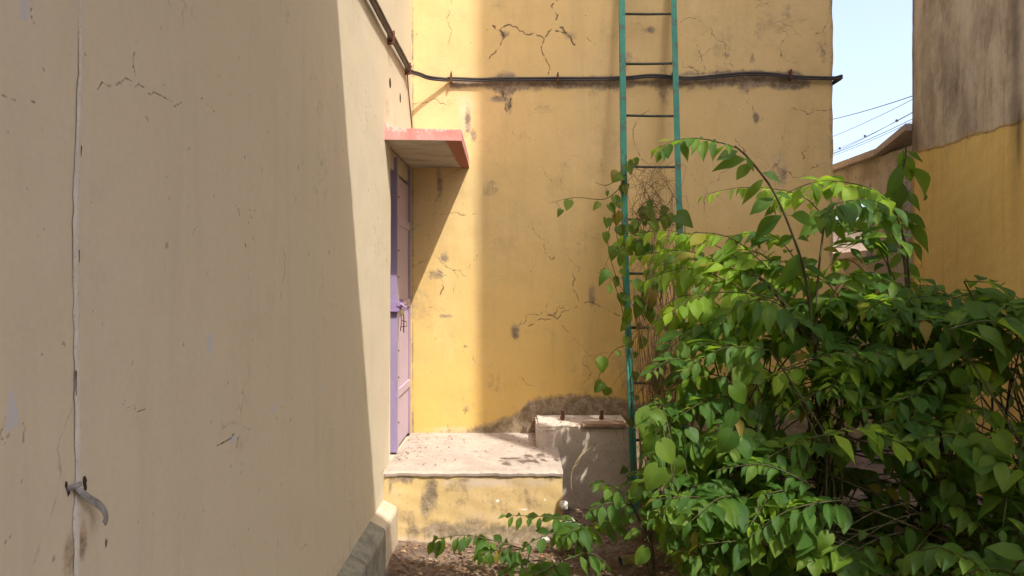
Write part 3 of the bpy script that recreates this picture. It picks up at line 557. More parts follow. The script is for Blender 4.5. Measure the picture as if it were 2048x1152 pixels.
# power lines
lines = [((1668, 238), (1825, 192), .011, 'single dark power line, highest in the gap of sky'), ((1668, 272), (1825, 199), .007, 'thin power line, second from the top in the gap of sky'), ((1668, 302), (1825, 226), .006, 'thin beaded power line, third from the top in the gap of sky'),
         ((1668, 306), (1825, 224), .006, 'thin power line twisting close under the beaded one'), ((1668, 307), (1825, 238), .008, 'power line second from the bottom in the gap of sky'), ((1668, 311), (1825, 243), .006, 'lowest power line, just above the coping in the gap of sky')]
for i, (a, b, r, lb) in enumerate(lines):
    A = P(a[0], a[1], 24); B_ = P(b[0], b[1], 17); dr = B_-A; bm = bmesh.new(); pts = []
    for j in range(25):
        t = -1.2+3.4*j/24; pts.append(A+dr*t+Vector((0, 0, .12*((t-.5)**2-.25))))
    tube(bm, pts, r, seg=5)
    if i == 2:
        for t in (.1, .48, .85): bmesh.ops.create_icosphere(bm, subdivisions=1, radius=.04, matrix=Matrix.Translation(A+dr*t))
    tag(fin('power_line', bm, M['wire']), lb, 'power line', 'power lines across the sky')
# slotted post by the low wall
sp_ = tag(empty('slotted_post', (2.9, 5.5, 0)), 'slotted metal post beside the corner of the tall building', 'post')
c0 = P(1815, 300, 5.55); bm = bmesh.new()
for s in (-1, 1): box(bm, c0.x+s*.014-.005, c0.x+s*.014+.005, c0.y-.002, c0.y+.002, 0, 2.33)
z = .04
while z < 2.3: box(bm, c0.x-.0088, c0.x+.0088, c0.y-.0018, c0.y+.0018, z, z+.03); z += .08
fin('slotted_strip', bm, M['steel'], sp_)

# ------------------------------------------------------------------ plants
def leaf_mesh(name, kind, curl, fold, wav, seed):
    r = random.Random(seed); bm = bmesh.new(); uvl = bm.loops.layers.uv.new('UVMap'); nu, nv = 8, 4; grid = []
    for i in range(nu+1):
        t = i/nu; row = []
        for j in range(nv+1):
            s = (j/nv-.5)*2
            if kind in ('heart', 'vine'):
                wm, pk, lo = (.46, .30, .20) if kind == 'heart' else (.38, .34, .13)
                w = wm*(math.sqrt(max(0, 1-((pk-t)/(pk+.045))**2)) if t < pk else max(0, 1-((t-pk)/(1-pk))**1.55)**.95)
                y = t-lo*math.sin(min(1, abs(s))*math.pi*.72)*(1-t)**4+.0
            else:
                w = (.235 if kind == 'oval' else .215)*(math.sin(math.pi*min(1, (t*.97+.03))**.93))**1.12*(1+.10*math.sin(seed*2.1)); y = t
            x = s*w; z = -curl*t*t+fold*abs(s)*w*1.4+wav*math.sin(t*9+seed+s*2)*abs(s)*.5
            row.append(bm.verts.new((x+.03*math.sin(t*3+seed)*t, y*math.cos(curl*t*.4), z)))
        grid.append(row)
    for i in range(nu):
        for j in range(nv):
            vs = (grid[i][j], grid[i][j+1], grid[i+1][j+1], grid[i+1][j])
            f = bm.faces.new(vs); f.smooth = True
            for l, (a, b) in zip(f.loops, ((j, i), (j+1, i), (j+1, i+1), (j, i+1))): l[uvl].uv = (a/nv, b/nu)
    # petiole
    for s in (-1, 1): pass
    tube(bm, [Vector((0, -.16, -.02)), Vector((0, 0, 0))], .010, seg=3, cap=False)
    bmesh.ops.remove_doubles(bm, verts=bm.verts, dist=1e-5)
    me = bpy.data.meshes.new(name); bm.normal_update(); bm.to_mesh(me); bm.free(); return me
M['leaf_sunlit'] = leaf_mat('sunlit_yellow_green_leaf', (.13, .25, .020), (.20, .35, .024), (.29, .44, .035), (.28, .24, .03), trans=.55, tcol=(.5, .72, .05))  # sunlight on the upper sprays put into a brighter yellow-green leaf colour
LEAF = {k_: [] for k_ in ('oval', 'heart', 'vine', 'sunlit_oval')}
for kk, mm in (('oval', 'leaf'), ('sunlit_oval', 'leaf_sunlit'), ('heart', 'vleaf'), ('vine', 'vleaf')):
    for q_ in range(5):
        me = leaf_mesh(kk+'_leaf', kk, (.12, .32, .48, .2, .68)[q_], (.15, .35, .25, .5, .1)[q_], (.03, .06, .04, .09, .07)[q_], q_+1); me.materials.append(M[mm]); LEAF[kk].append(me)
class Plant:
    def __init__(s, name, root, label, cat, group=None, mat='twig'):
        s.o = tag(empty(name, root), label, cat, group); s.bm = bmesh.new(); s.root = Vector(root); s.count = 0; s.mat = mat; s.inv = Matrix.Translation(-s.root)
    def stem(s, pts, r0, r1, seg=5, n=None): tube(s.bm, spline(pts, n or max(4, len(pts)*4)), r0, r1, seg)
    def leaf(s, p, dr, nrm, size, kind):
        if p.y < 2.5: return
        s.count += 1
        y = dr.normalized(); x = y.cross(nrm)
        if x.length < 1e-3: x = y.cross(Vector((1, 0, 0)))
        x.normalize(); z = x.cross(y)
        o = bpy.data.objects.new('leaf', random.choice(LEAF[kind])); COL.objects.link(o); o.parent = s.o
        size *= random.choice((.62, .8, .95, 1, 1.05, 1.12, 1.2)); wd = size*random.uniform(.8, 1.18)
        m = Matrix((x*wd, y*size, z*size)).transposed().to_4x4(); m.translation = p+y*size*.14-s.root; o.matrix_local = m
    def spray(s, pts, size, kind='oval', step=None, r=.0035, droop=.5, taper=.5, start=.12, face=.6, n=None, single=False, side_mix=1.0):
        L = sum((b-a).length for a, b in zip(pts, pts[1:])); step = step or size*.38
        cnt = max(3, int(L/step)); sp = spline(pts, max(cnt*2, 8)); s.stem(pts, r, r*.35, 5, max(6, len(sp)//2))
        for i in range(cnt+1):
            t = start+(1-start)*i/cnt; k_ = t*(len(sp)-1); a = int(min(k_, len(sp)-2)); p = sp[a].lerp(sp[a+1], k_-a); tg = (sp[a+1]-sp[a]).normalized()
            side = tg.cross(Vector((0, -.35, 1)))
            if side.length < .1: side = Vector((1, 0, 0))
            side.normalize(); sg = 1 if i % 2 else -1
            if i == cnt: sg = 0
            sz = size*(1-(taper*max(0, t-.45)/.55))*random.uniform(.8, 1.15)
            for g in ((sg,) if single or i == cnt else (sg, -sg) if random.random() < .72 else (sg,)):
                dr = tg*random.uniform(.35, .75)+side*g*random.uniform(.7, 1.0)*side_mix+Vector((0, 0, -droop*random.uniform(.3, 1.4)))+Vector([random.uniform(-.18, .18) for _ in range(3)])
                nr = Vector((random.uniform(-.35, .35), -face*random.uniform(.3, 1.5), 1.0))+Vector((random.uniform(-.2, .2), 0, 0))
                s.leaf(p, dr, nr, sz, kind)
    def done(s):
        if len(s.bm.verts): fin('stem', s.bm, M[s.mat], s.o, True)
    def full(s): return s.count > 288
R = random.uniform

# ---- tall shrub with the arching sprays at the top
sh = Plant('shrub', (1.45, 3.75, .05), 'tall shrub with a long arching branch reaching over the ladder top leaves', 'shrub', 'leafy shrubs filling the right corner')
base = sh.root
sh.stem([base, P(1640, 900, 3.7), P(1628, 740, 3.6), P(1632, 690, 3.55)], .013, .008)
# B1
b1 = [P(1628, 690, 3.55), P(1612, 560, 3.5), P(1585, 470, 3.45), P(1548, 385, 3.4), P(1500, 320, 3.38), P(1470, 292, 3.36)]
sh.stem(b1, .008, .004)
def lf(pl, px, py, d, ex, ey, ez=0, kind='oval', nr=None, size=None):
    a = P(px, py, d); b = P(ex, ey, d+ez); v = b-a; pl.leaf(a, v, nr or Vector((R(-.3, .3), -1.0, .55)), size or v.length*.95, kind)
for a in [(1505,322,1455,375,3.38),(1530,355,1485,400,3.4),(1553,392,1505,422,3.42),(1572,425,1513,465,3.44),(1590,470,1535,500,3.45),(1600,500,1570,565,3.47),(1548,385,1600,398,3.42),(1590,480,1622,470,3.45),(1520,345,1560,350,3.4),(1500,318,1430,325,3.4),(1480,300,1440,315,3.4),(1612,560,1575,520,3.5),(1605,530,1640,545,3.5),(1575,430,1625,440,3.48),(1560,410,1530,425,3.5),(1490,310,1505,335,3.36)]:
    lf(sh, a[0], a[1], a[4], a[2], a[3], R(-.05, .05))
sh.spray([P(1475, 296, 3.36), P(1430, 282, 3.33), P(1385, 276, 3.3), P(1340, 283, 3.27), P(1318, 300, 3.25)], .095, droop=.4, single=False, face=.3, taper=.2)
# B2 with the top shelf to the right
sh.stem([P(1632, 690, 3.55), P(1636, 560, 3.6), P(1650, 440, 3.65), P(1656, 420, 3.66)], .007, .004)
for a in [(1652,430,1612,460,3.65),(1650,445,1705,470,3.65),(1642,500,1700,495,3.62),(1640,520,1600,535,3.6),(1636,560,1690,555,3.6),(1656,425,1690,440,3.6)]: lf(sh, *a[:2], a[4], *a[2:4], R(-.06, .06))
sh.spray([P(1652, 440, 3.66), P(1610, 395, 3.7), P(1550, 378, 3.72), P(1480, 375, 3.75), P(1412, 388, 3.75)], .105, 'sunlit_oval', droop=.5, face=.3)
sh.spray([P(1790, 420, 3.7), P(1750, 382, 3.65), P(1700, 366, 3.6), P(1640, 362, 3.55), P(1590, 378, 3.5), P(1555, 398, 3.48)], .12, 'sunlit_oval', droop=.5, face=.25)
sh.spray([P(1790, 420, 3.7), P(1740, 400, 3.5), P(1680, 405, 3.4), P(1650, 430, 3.35)], .12, droop=.6, face=.6)
sh.spray([P(1810, 520, 3.8), P(1770, 440, 3.6), P(1740, 415, 3.5), P(1700, 420, 3.45)], .12, droop=.7, face=.7)
sh.stem([P(1640, 900, 3.7), P(1800, 650, 3.85), P(1815, 520, 3.8), P(1790, 420, 3.7)], .01, .004)
# B3 left reaching spray over ladder
b3 = [P(1620, 700, 3.7), P(1560, 600, 3.7), P(1500, 535, 3.75), P(1430, 490, 3.8), P(1350, 462, 3.85), P(1250, 468, 3.9)]
sh.stem(b3[:3], .008, .005)
sh.spray(b3[1:], .118, 'sunlit_oval', droop=.55, face=.45, taper=.35, start=.03)
sh.spray([P(1530, 565, 3.7), P(1460, 530, 3.75), P(1380, 520, 3.8), P(1300, 535, 3.85)], .115, 'sunlit_oval', droop=.55, face=.5)
sh.spray([P(1560, 600, 3.5), P(1480, 585, 3.5), P(1400, 590, 3.45), P(1345, 620, 3.4)], .12, 'sunlit_oval', droop=.7, face=.7)
sh.spray([P(1600, 640, 3.55), P(1540, 600, 3.45), P(1480, 610, 3.4), P(1440, 650, 3.35)], .13, droop=.8, face=.8)
sh.spray([P(1630, 690, 3.6), P(1580, 620, 3.65), P(1530, 560, 3.7), P(1480, 545, 3.7)], .12, droop=.6, face=.6)
sh.spray([P(1630, 690, 3.6), P(1660, 600, 3.6), P(1700, 550, 3.6), P(1750, 545, 3.6)], .12, droop=.6, face=.6)
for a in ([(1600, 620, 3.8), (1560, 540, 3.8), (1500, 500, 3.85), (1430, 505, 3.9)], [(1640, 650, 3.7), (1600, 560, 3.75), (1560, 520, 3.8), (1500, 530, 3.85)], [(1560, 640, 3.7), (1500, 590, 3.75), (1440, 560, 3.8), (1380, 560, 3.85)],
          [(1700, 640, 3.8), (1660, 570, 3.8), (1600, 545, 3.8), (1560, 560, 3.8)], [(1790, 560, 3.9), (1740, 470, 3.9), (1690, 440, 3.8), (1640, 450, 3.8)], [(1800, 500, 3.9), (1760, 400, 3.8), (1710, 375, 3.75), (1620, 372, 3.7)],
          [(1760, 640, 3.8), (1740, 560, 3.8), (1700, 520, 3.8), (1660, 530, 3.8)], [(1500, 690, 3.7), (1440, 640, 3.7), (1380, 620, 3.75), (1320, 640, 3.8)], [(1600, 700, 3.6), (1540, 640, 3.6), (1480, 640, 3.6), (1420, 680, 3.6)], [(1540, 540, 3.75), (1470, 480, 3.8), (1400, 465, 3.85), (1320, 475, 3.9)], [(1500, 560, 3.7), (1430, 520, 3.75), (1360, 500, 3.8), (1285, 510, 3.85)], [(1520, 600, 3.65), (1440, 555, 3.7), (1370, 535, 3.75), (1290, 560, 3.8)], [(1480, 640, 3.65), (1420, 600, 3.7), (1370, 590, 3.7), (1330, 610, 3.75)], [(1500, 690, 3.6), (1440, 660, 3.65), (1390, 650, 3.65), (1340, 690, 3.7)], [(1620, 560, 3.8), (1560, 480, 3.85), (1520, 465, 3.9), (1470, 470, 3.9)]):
    sh.spray([P(*q) for q in a], R(.125, .15), random.choice(('sunlit_oval', 'sunlit_oval', 'oval')), droop=R(.3, .6), face=R(.3, .8))
sh.done()

# ---- upright plant by the tall building
s4 = Plant('climber', (2.55, 4.9, .05), 'upright broad leaved stem beside the slotted post at the building corner', 'plant')
s4.stem([Vector((2.5, 4.85, .05)), P(1822, 760, 4.8), P(1812, 560, 4.8), P(1800, 400, 4.8), P(1812, 300, 4.8), P(1808, 290, 4.8)], .011, .005)
for a in [(1808,298,1792,340),(1810,300,1845,320),(1806,320,1790,365),(1806,330,1850,375),(1803,350,1775,420),(1803,380,1830,395),(1800,400,1782,445),(1802,430,1840,440),(1806,440,1862,478),(1808,480,1865,510),(1806,460,1770,500),(1808,500,1780,535),(1806,520,1840,545),(1809,545,1760,560),(1806,360,1800,400),(1808,415,1815,450),(1806,300,1820,345),(1812,560,1850,590),(1812,580,1770,610)]:
    lf(s4, a[0], a[1], 4.8+R(-.05, .05), a[2], a[3], R(-.1, .1), kind='oval', size=R(.17, .23)*math.hypot(a[2]-a[0], a[3]-a[1])/55)
s4.done()

# ---- shrub mass: many sprays between guides
def inpoly(x, y, poly):
    c = False
    for (x0, y0), (x1, y1) in zip(poly, poly[1:]+poly[:1]):
        if (y0 > y) != (y1 > y) and x < (x1-x0)*(y-y0)/(y1-y0)+x0: c = not c
    return c
mass = [(1330, 770), (1360, 720), (1430, 690), (1500, 660), (1600, 630), (1700, 610), (1830, 590), (1900, 600), (2100, 590), (2120, 1180), (1420, 1180), (1330, 1120), (1280, 1020), (1270, 900)]
dark = [(1590, 860), (1790, 860), (1800, 900), (1900, 1050), (1980, 1090), (1900, 1152), (1640, 1152), (1570, 1000)]
rootpts = [(1.25, 3.95), (2.35, 3.5), (1.85, 4.55), (1.5, 4.5), (2.0, 2.9), (1.05, 3.7), (1.35, 3.35), (1.6, 3.9), (1.9, 3.5), (2.25, 3.2), (2.2, 4.0), (1.75, 4.3), (2.6, 3.7)]
labels = ['yellow green shrub rising directly behind the dry vines right of the ladder', 'dense shrub filling the middle right of the thicket below its broad leafy shelf', 'deep shaded shrub filling the darkest back corner under the thicket', 'yellow green shrub standing nearest the ladder against the yellow wall', 'broad layered shrub at the bottom edge just right of the dark hollow', 'low shrub with olive leaves just right of the brown dry vine bundle', 'shrub in the dark middle of the thicket at the foot of the frame', 'shrub of mid height behind the dark hollow of the thicket', 'shrub whose pinnate sprays hang before the dark hollow',
          'nearest shrub with large leaves at the lower right corner', 'shrub forming the broad leafy shelf against the ochre wall', 'rear shrub between the yellow house corner and the boundary wall', 'shrub with large drooping leaves pressed against the ochre wall at the right edge']
plants = [Plant('shrub', (x, y, gz(x, y)), lb, 'shrub', 'leafy shrubs filling the right corner') for (x, y), lb in zip(rootpts, labels)]
def add_fill(px, py, d, size, kind='oval', L=None, right=False):
    tip = P(px, py, d); L = L or R(.26, .46)
    dirx = R(-1, -.35) if not right or R(0, 1) < .5 else R(-.2, .9)
    dv = Vector((dirx, R(-.9, .1), R(-.35, .25))).normalized()
    base = tip-dv*L+Vector((0, 0, R(-.06, .02))); mid = (tip+base)/2+Vector((0, 0, L*R(.08, .2)))
    base.z = max(base.z, .05)
    cand = sorted([p for p in plants if not p.full()], key=lambda p: (Vector((p.root.x, p.root.y))-Vector((base.x, base.y))).length)
    if not cand: return
    p = cand[0]
    if base.x > RX-.08: base.x = RX-.08
    p.spray([base, mid, tip], size, kind, droop=R(-.05, .42), face=R(.15, .65), r=.0035, start=.1)
    h = p.root+Vector((R(-.1, .1), R(-.1, .1), base.z*.45)); p.stem([p.root, h, base], .008, .0035, 4, 7)
random.seed(11)
# silhouettes along the top of the mass
for px, py, d in [(1300, 745, 3.3), (1340, 700, 3.5), (1400, 690, 3.4), (1420, 640, 3.6), (1480, 650, 3.5), (1540, 650, 3.4), (1600, 610, 3.6), (1660, 600, 3.5), (1700, 575, 3.7), (1740, 620, 3.4), (1780, 590, 3.8), (1830, 610, 3.7), (1870, 620, 3.7), (1690, 500, 3.8), (1720, 470, 4.0), (1850, 640, 3.5), (1880, 630, 3.6),
                  (1900, 640, 3.3), (1930, 620, 3.4), (1980, 620, 3.2), (2020, 605, 3.2), (2050, 620, 3.1), (1950, 640, 3.1), (2010, 640, 3.0), (1890, 660, 3.3), (2060, 660, 2.9), (1250, 980, 3.6), (1290, 855, 3.6), (1310, 800, 3.5), (1300, 900, 3.5)]:
    add_fill(px, py, d, R(.10, .14) if px < 1880 else R(.13, .165), right=px > 1800)
cnt = 0; placed = []
while cnt < 215:
    px, py = R(1270, 2100), R(600, 1170)
    if not inpoly(px, py, mass): continue
    ind = inpoly(px, py, dark)
    if ind and R(0, 1) < .8: continue
    if py > 780 and 1900 < px < 2050 and py < 890 and R(0, 1) < .85: continue
    if any(abs(a-px) < 20 and abs(b-py) < 15 for a, b in placed): continue
    placed.append((px, py))
    f = (py-600)/560; d = 3.75-.75*f-.35*max(0, (px-1500)/560)+R(-.2, .3)
    if ind: d += .5
    add_fill(px, py, d, R(.08, .12) if px < 1650 else R(.09, .135), 'heart' if R(0, 1) > .93 else ('sunlit_oval' if R(0, 1) < (.45 if py < 800 and px < 1700 else .08) else 'oval'), right=px > 1750)
    cnt += 1
# back layer, darker depths
for _ in range(60):
    px, py = R(1400, 2080), R(690, 1130)
    if 1890 < px and 760 < py < 900: continue
    add_fill(px, py, R(4.1, 4.7) if px < 1880 else R(3.6, 4.0), R(.10, .14), right=px > 1700)
for _ in range(75):
    px, py = R(1540, 1860), R(800, 1140)
    add_fill(px, py, R(3.9, 4.7), R(.11, .15), right=True)
print('leaves', [p.count for p in plants])
for p in plants: p.done()
# wiry bare branches right
bs = Plant('bare_branches', (2.5, 3.9, .05), 'dark bare twigs in the gap before the ochre wall at the right', 'branches')
random.seed(4)
for _ in range(16):
    a = P(R(1780, 1850), R(850, 960), 3.9); b = P(R(1900, 2040), R(760, 880), R(3.8, 4.1)); m_ = (a+b)/2+Vector((R(-.1, .1), R(-.05, .05), R(-.1, .1))); bs.stem([bs.root+Vector((R(-.1, .1), 0, 0)), a, m_, b], .006, .002, 4)
bs.done()

# ---- heart-leaved vine hung over the left face of the thicket
random.seed(21)
def vine(name_label, root, strands, leafsz, perlen, spread, kind='heart', group='heart leaved vines', face=1.6):
    v = Plant('vine', root, name_label, 'vine', group)
    for st in strands:
        v.stem(st, .003, .0012, 4, 16); L = sum((b-a).length for a, b in zip(st, st[1:])); n = int(L/perlen); sp = spline(st, max(n, 3)*2)
        for i in range(n):
            p = sp[int((i+.5)/n*(len(sp)-1))]+Vector([R(-spread, spread) for _ in range(3)])
            v.leaf(p, Vector((R(-.6, .6), R(-.5, .05), R(-1.1, -.15))), Vector((R(-.5, .5), -face*R(.4, 1.1), R(.25, 1.1))), leafsz*R(.65, 1.05), kind)
            if R(0, 1) < .6: v.stem([sp[int((i+.5)/n*(len(sp)-1))], p], .0012, .001, 3, 3)
    return v
v1 = vine('vine with small heart shaped leaves climbing the left rail of the ladder', (.7, 4.45, .1), [
    [P(1270, 960, 4.4), P(1262, 800, 4.42), P(1255, 640, 4.5), P(1240, 520, 4.55), P(1230, 420, 4.6), P(1250, 350, 4.7), P(1252, 320, 4.75)],
    [P(1245, 370, 4.7), P(1210, 398, 4.72), P(1150, 395, 4.72), P(1098, 407, 4.7)], [P(1250, 640, 4.5), P(1225, 560, 4.45), P(1195, 545, 4.4)],
    [P(1230, 430, 4.6), P(1215, 480, 4.55), P(1235, 560, 4.5), P(1280, 640, 4.45), P(1262, 690, 4.4)], [P(1258, 690, 4.45), P(1230, 700, 4.4), P(1205, 735, 4.4), P(1198, 770, 4.4), P(1225, 800, 4.4)],
    [P(1252, 350, 4.7), P(1215, 370, 4.7), P(1190, 365, 4.7)], [P(1280, 480, 4.4), P(1230, 500, 4.4), P(1205, 540, 4.35)]], .075, .085, .05)
v1.done()
v2 = vine('vine with heart shaped leaves tangled between the ladder rails', (1.0, 4.4, .05), [
    [P(1330, 900, 4.35), P(1340, 700, 4.4), P(1300, 560, 4.45), P(1290, 470, 4.5), P(1280, 420, 4.55)], [P(1290, 470, 4.5), P(1330, 430, 4.55), P(1350, 480, 4.5), P(1390, 560, 4.4)],
    [P(1260, 560, 4.3), P(1300, 590, 4.3), P(1370, 560, 4.3), P(1440, 600, 4.25)], [P(1290, 640, 4.3), P(1280, 600, 4.3), P(1330, 520, 4.3), P(1400, 520, 4.25)], [P(1350, 700, 4.2), P(1390, 640, 4.2), P(1380, 580, 4.2), P(1430, 540, 4.2)],
    [P(1340, 740, 4.1), P(1380, 680, 4.1), P(1430, 620, 4.1)], [P(1270, 430, 4.6), P(1300, 400, 4.6), P(1340, 420, 4.6)]], .10, .075, .07)
v2.done()
strs = []
for _ in range(20):
    x = R(1310, 1560); y0 = R(700, 860) if x > 1380 else R(800, 880); y1 = y0+R(160, 320); d = 3.45+R(-.25, .25)
    strs.append([P(x, y0, d), P(x+R(-25, 25), (y0+y1)/2, d-.08), P(x+R(-40, 40), min(y1, 1120), d-.1)])
v3 = vine('vine curtain of broad heart shaped leaves over the left face of the thicket', (1.1, 3.5, .05), strs, .10, .085, .07); v3.done()
strs = []
for _ in range(8):
    x = R(1830, 2080); y0 = R(740, 900); d = 2.95+R(-.2, .2); strs.append([P(x, y0, d), P(x+R(-40, 20), y0+R(60, 110), d-.05), P(x+R(-60, 40), min(1140, y0+R(140, 240)), d-.08)])
for _ in range(4): y = R(1040, 1120); x = R(1560, 1750); strs.append([P(x+150, y-60, 3.0), P(x+70, y-40, 2.95), P(x, y, 2.9)])
v4 = vine('vine with broad leaves trailing at the lower right of the thicket', (1.9, 2.8, .05), strs, .088, .10, .07); v4.done()

# ---- dry brown vine tangle
def tinted(name, bm, tints, m, parent=None):
    me = bpy.data.meshes.new(name); bm.to_mesh(me); bm.free(); a = me.attributes.new('tint', 'FLOAT', 'FACE')
    a.data.foreach_set('value', (tints+[.5]*len(me.polygons))[:len(me.polygons)]); return link(name, me, m, parent)
random.seed(31); bm = bmesh.new(); tints = []
def dstrand(pts, r, n=10):
    n0 = len(bm.faces); tube(bm, spline(pts, n), r, r*.6, 3, cap=False); t = R(0, 1); tints.extend([t]*(len(bm.faces)-n0))
for _ in range(105):
    x = R(1300, 1378) if R(0, 1) < .75 else R(1262, 1320); y0 = R(480, 760); y1 = R(850, 1010); d = R(4.25, 4.5)
    dstrand([P(x+R(-18, 18), y0, d), P(x+R(-20, 20), y0*.6+y1*.4, d-R(0, .1)), P(1325+(x-1325)*.7+R(-14, 14), y0*.3+y1*.7, d-.1), P(1300+(x-1300)*.5+R(-12, 12), y1, d-.15)], R(.0012, .003))
for _ in range(70):
    x, y = R(1258, 1350), R(330, 440); d = R(4.5, 4.7); dstrand([P(x, y, d), P(x+R(-40, 40), y+R(-30, 40), d), P(x+R(-40, 40), y+R(20, 110), d), P(x+R(-50, 50), y+R(60, 170), d-.05)], R(.0009, .002))
for _ in range(45):
    x, y = R(1262, 1370), R(640, 800); dstrand([P(x, y, 4.4), P(x-R(10, 50), y+R(20, 60), 4.38), P(x-R(0, 30), y+R(80, 140), 4.35)], R(.001, .002))
for _ in range(60):
    x = R(1284, 1312); dstrand([P(x+R(-8, 20), R(860, 920), 4.1), P(x+R(-10, 10), 970, 4.0), P(x+R(-12, 12), 1030, 3.95), P(x+R(-25, 25), 1090, 3.9)], R(.0015, .0035))
for _ in range(50):
    x = R(1380, 1460); y = R(860, 960); dstrand([P(x, y, 3.6), P(x+R(-10, 10), y+60, 3.55), P(x+R(-30, 20), y+R(110, 200), 3.5)], R(.0012, .003))
for _ in range(90):
    x, y = R(1430, 1700), R(880, 1000); dstrand([P(x, y, 4.0), P(x+R(-15, 15), y+80, 3.95), P(x+R(-25, 25), y+R(150, 220), 3.9)], R(.0015, .004))
dv = tinted('dry_vines', bm, tints, M['dry']); tag(dv, 'tangle of dead brown vines hanging on the ladder and under the thicket', 'dead vines', kind='stuff')
bm = bmesh.new(); tube(bm, spline([P(1235, 888, 4.2), P(1190, 893, 4.15), P(1158, 915, 4.1), P(1143, 950, 4.1), P(1145, 985, 4.1), P(1162, 1022, 4.1)], 24), .0028, .002, 5)
tube(bm, [P(1146, 935, 4.1), P(1155, 928, 4.1), P(1163, 922, 4.1)], .0016, .001, 4); tube(bm, [P(1146, 1008, 4.1), P(1138, 1014, 4.1), P(1128, 1022, 4.1)], .0016, .001, 4)
tag(fin('dry_tendril', bm, M['tendril'], None, True), 'pale curled dry tendril arching in front of the cement block', 'tendril')

# ---- low plants in front
random.seed(41)
random.seed(41)
fp = Plant('seedling', (-.02, 3.62, .0), 'low sunlit seedling with pinnate leaves before the doorstep front', 'plant', 'low seedlings on the soil')
fp.stem([Vector((.02, 3.62, 0)), P(1060, 1095, 3.62), P(1045, 1085, 3.62)], .004, .003)
fp.spray([P(1048, 1098, 3.62), P(990, 1082, 3.62), P(930, 1070, 3.6), P(872, 1078, 3.58)], .085, droop=.9, face=1.6, taper=.25, step=.036, start=.18)
fp.spray([P(1048, 1098, 3.62), P(1000, 1100, 3.55), P(955, 1108, 3.5)], .075, droop=.8, face=1.4); fp.done()
def seedling(px, py, d, lab, sprays, size):
    r = P(px, py, d); r.z = gz(r.x, r.y); p = Plant('seedling', r, lab, 'plant', 'low seedlings on the soil')
    for s_ in sprays:
        pts = [P(a, b, d+c) for a, b, c in s_]; p.stem([r, (r+pts[0])/2+Vector((R(-.03, .03), 0, .02)), pts[0]], .005, .003, 5, 6); p.spray(pts, size, droop=R(.4, .7), face=1.2, step=size*.42)
    p.done(); return p
seedling(1175, 1110, 3.55, 'dark leaved seedling standing right of the doorstep corner', [[(1170, 1050, 0), (1110, 1035, -.05), (1015, 1030, -.1)], [(1175, 1060, 0), (1120, 1060, -.1), (1050, 1090, -.15)], [(1175, 1055, 0), (1220, 1045, 0), (1270, 1060, 0)], [(1175, 1060, 0), (1160, 1050, -.2), (1130, 1075, -.3)], [(1180, 1050, .1), (1200, 1035, .1), (1240, 1040, .1)]], .085)
seedling(1310, 1140, 3.4, 'slender seedling with a long pale stem reaching up left of the dry vines', [[(1290, 1080, 0), (1265, 1010, 0), (1230, 975, 0), (1190, 965, 0)], [(1265, 1010, 0), (1220, 1005, -.05), (1180, 1020, -.1)], [(1300, 1070, 0), (1330, 1030, 0), (1360, 1010, 0)]], .095)
seedling(1120, 1160, 3.3, 'low dark seedling at the bottom edge of the frame', [[(1110, 1130, 0), (1070, 1120, 0), (1010, 1140, -.1)], [(1120, 1120, 0), (1090, 1140, -.1), (1050, 1160, -.2)], [(1130, 1120, 0), (1180, 1105, 0), (1215, 1130, 0)]], .09)
seedling(1135, 1085, 3.85, 'small pale green seedling growing against the doorstep corner', [[(1140, 1060, 0), (1165, 1055, 0), (1190, 1070, 0)], [(1140, 1065, 0), (1110, 1070, 0), (1090, 1060, 0)], [(1140, 1065, 0), (1150, 1085, -.1), (1170, 1100, -.1)]], .06)
seedling(1420, 1150, 3.2, 'leafy seedling under the vine curtain beside the tin can', [[(1400, 1100, 0), (1370, 1090, 0), (1340, 1110, 0)], [(1420, 1090, 0), (1450, 1080, 0), (1500, 1100, 0)], [(1410, 1110, 0), (1400, 1130, -.1), (1370, 1150, -.1)]], .085)

# ------------------------------------------------------------------ can, stones, litter
can = tag(empty('tin_can', P(1260, 1135, 3.66)), 'rusty yellow tin can lying on its side in the soil', 'can'); c = P(1260, 1123, 3.66); ax = Vector((1, .25, .06)).normalized()
bm = bmesh.new(); tube(bm, [c-ax*.046, c+ax*.046], .030, seg=24, cap=False); fin('can_body', bm, M['canlabel'], can, True)
for s in (-1, 1):
    bm = bmesh.new(); tube(bm, [c+ax*s*.043, c+ax*s*.0455, c+ax*s*.048], .0318, seg=24, cap=False); tube(bm, [c+ax*s*.043, c+ax*s*.048], .0285, seg=24, cap=False); fin('can_rim', bm, M['canmetal'], can, True)
bm = bmesh.new(); tube(bm, [c-ax*.03, c-ax*.028], .0292, seg=24); tube(bm, [c+ax*.04, c+ax*.042], .0292, seg=24); fin('can_end', bm, M['darkin'], can)
def stone(px, py, d, r, m, lab, grp=None, sq=.7):
    p = P(px, py, d); bm = bmesh.new()
    for v in bmesh.ops.create_icosphere(bm, subdivisions=3, radius=1)['verts']:
        n_ = v.co.copy(); v.co = Vector((v.co.x*r, v.co.y*r*.8, v.co.z*r*sq))*(1+.35*mnoise.noise(n_*1.3+Vector((px, py, 0)))+.1*mnoise.noise(n_*4))
    o = fin('stone', bm, m, None, True); o.location = p; tag(o, lab, 'stone', grp)
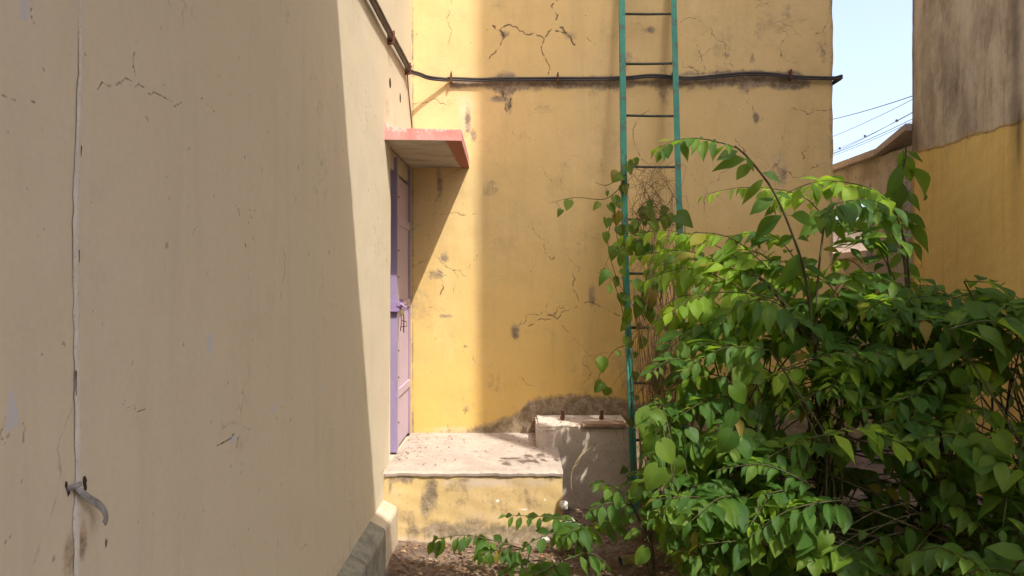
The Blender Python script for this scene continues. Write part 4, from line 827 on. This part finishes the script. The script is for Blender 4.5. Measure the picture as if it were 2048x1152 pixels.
stone(1135, 1047, 3.8, .04, M['stone'], 'larger white stone beside the doorstep corner, among the leaves', None, .9); stone(1155, 1056, 3.86, .035, M['stone'], 'white stone just right of the larger one at the doorstep corner'); stone(1090, 1080, 3.85, .025, M['stone'], 'small white stone under the seedling before the doorstep')
stone(1128, 1010, 3.98, .022, M['stone'], 'small cream pebble stuck at the right edge of the doorstep', None, 1.2)
# debris on doorstep + ground
random.seed(51)
def chips(name, n, fn, size, lab, m='litter', twig=.25):
    bm = bmesh.new(); tints = []
    for _ in range(n):
        p = fn(); a = R(0, 6.28); s = size*R(.4, 1.5); u = Vector((math.cos(a), math.sin(a), R(-.25, .25)))*s; v = Vector((-math.sin(a), math.cos(a), R(-.4, .4)))*s*R(.3, .7); n0 = len(bm.faces)
        if R(0, 1) < twig: tube(bm, [p-u*2.2, p+Vector((0, 0, s*.3)), p+u*2+v], s*.07, s*.04, 3, cap=False)
        else:
            h = Vector((0, 0, s*R(.15, .55))); q_ = [bm.verts.new(c_) for c_ in (p-u, p-v*.8+h*.6, p+u*.9+h*.3, p+v+h)]; bm.faces.new((q_[0], q_[1], q_[2])); bm.faces.new((q_[0], q_[2], q_[3]))
        t = R(0, 1); tints.extend([t]*(len(bm.faces)-n0))
    tag(tinted(name, bm, tints, M[m]), lab, 'debris', kind='stuff')
def onstep():
    r = R(0, 1)
    if r < .45: return Vector((LX+abs(random.gauss(0, .09))+.01, R(4.15, 5), .386))
    if r < .6: return Vector((R(-.05, .09), R(4.62, 4.98), .388))
    return Vector((R(LX+.05, .18), R(4.1, 4.97), .386))
chips('step_debris', 190, onstep, .008, 'dead leaf bits and grit scattered on top of the doorstep')
def onground():
    x = R(-.64, 1.6); y = R(2.9, 3.97) if x < .25 else R(2.9, 4.9); return Vector((x, y, gz(x, y)+.006))
chips('leaf_litter', 5200, onground, .013, 'dead leaves and twigs littering the soil before the doorstep', twig=.35)
chips('grit', 2500, lambda: (lambda x, y: Vector((x, y, gz(x, y)+.003)))(R(-.65, 1.2), R(3.2, 3.99)), .006, 'fine grit and crumbs on the soil below the doorstep', twig=.3)
chips('block_litter', 40, lambda: Vector((R(.12, .66), R(4.62, 4.98), .512)), .009, 'dead leaf bits on top of the cement block')
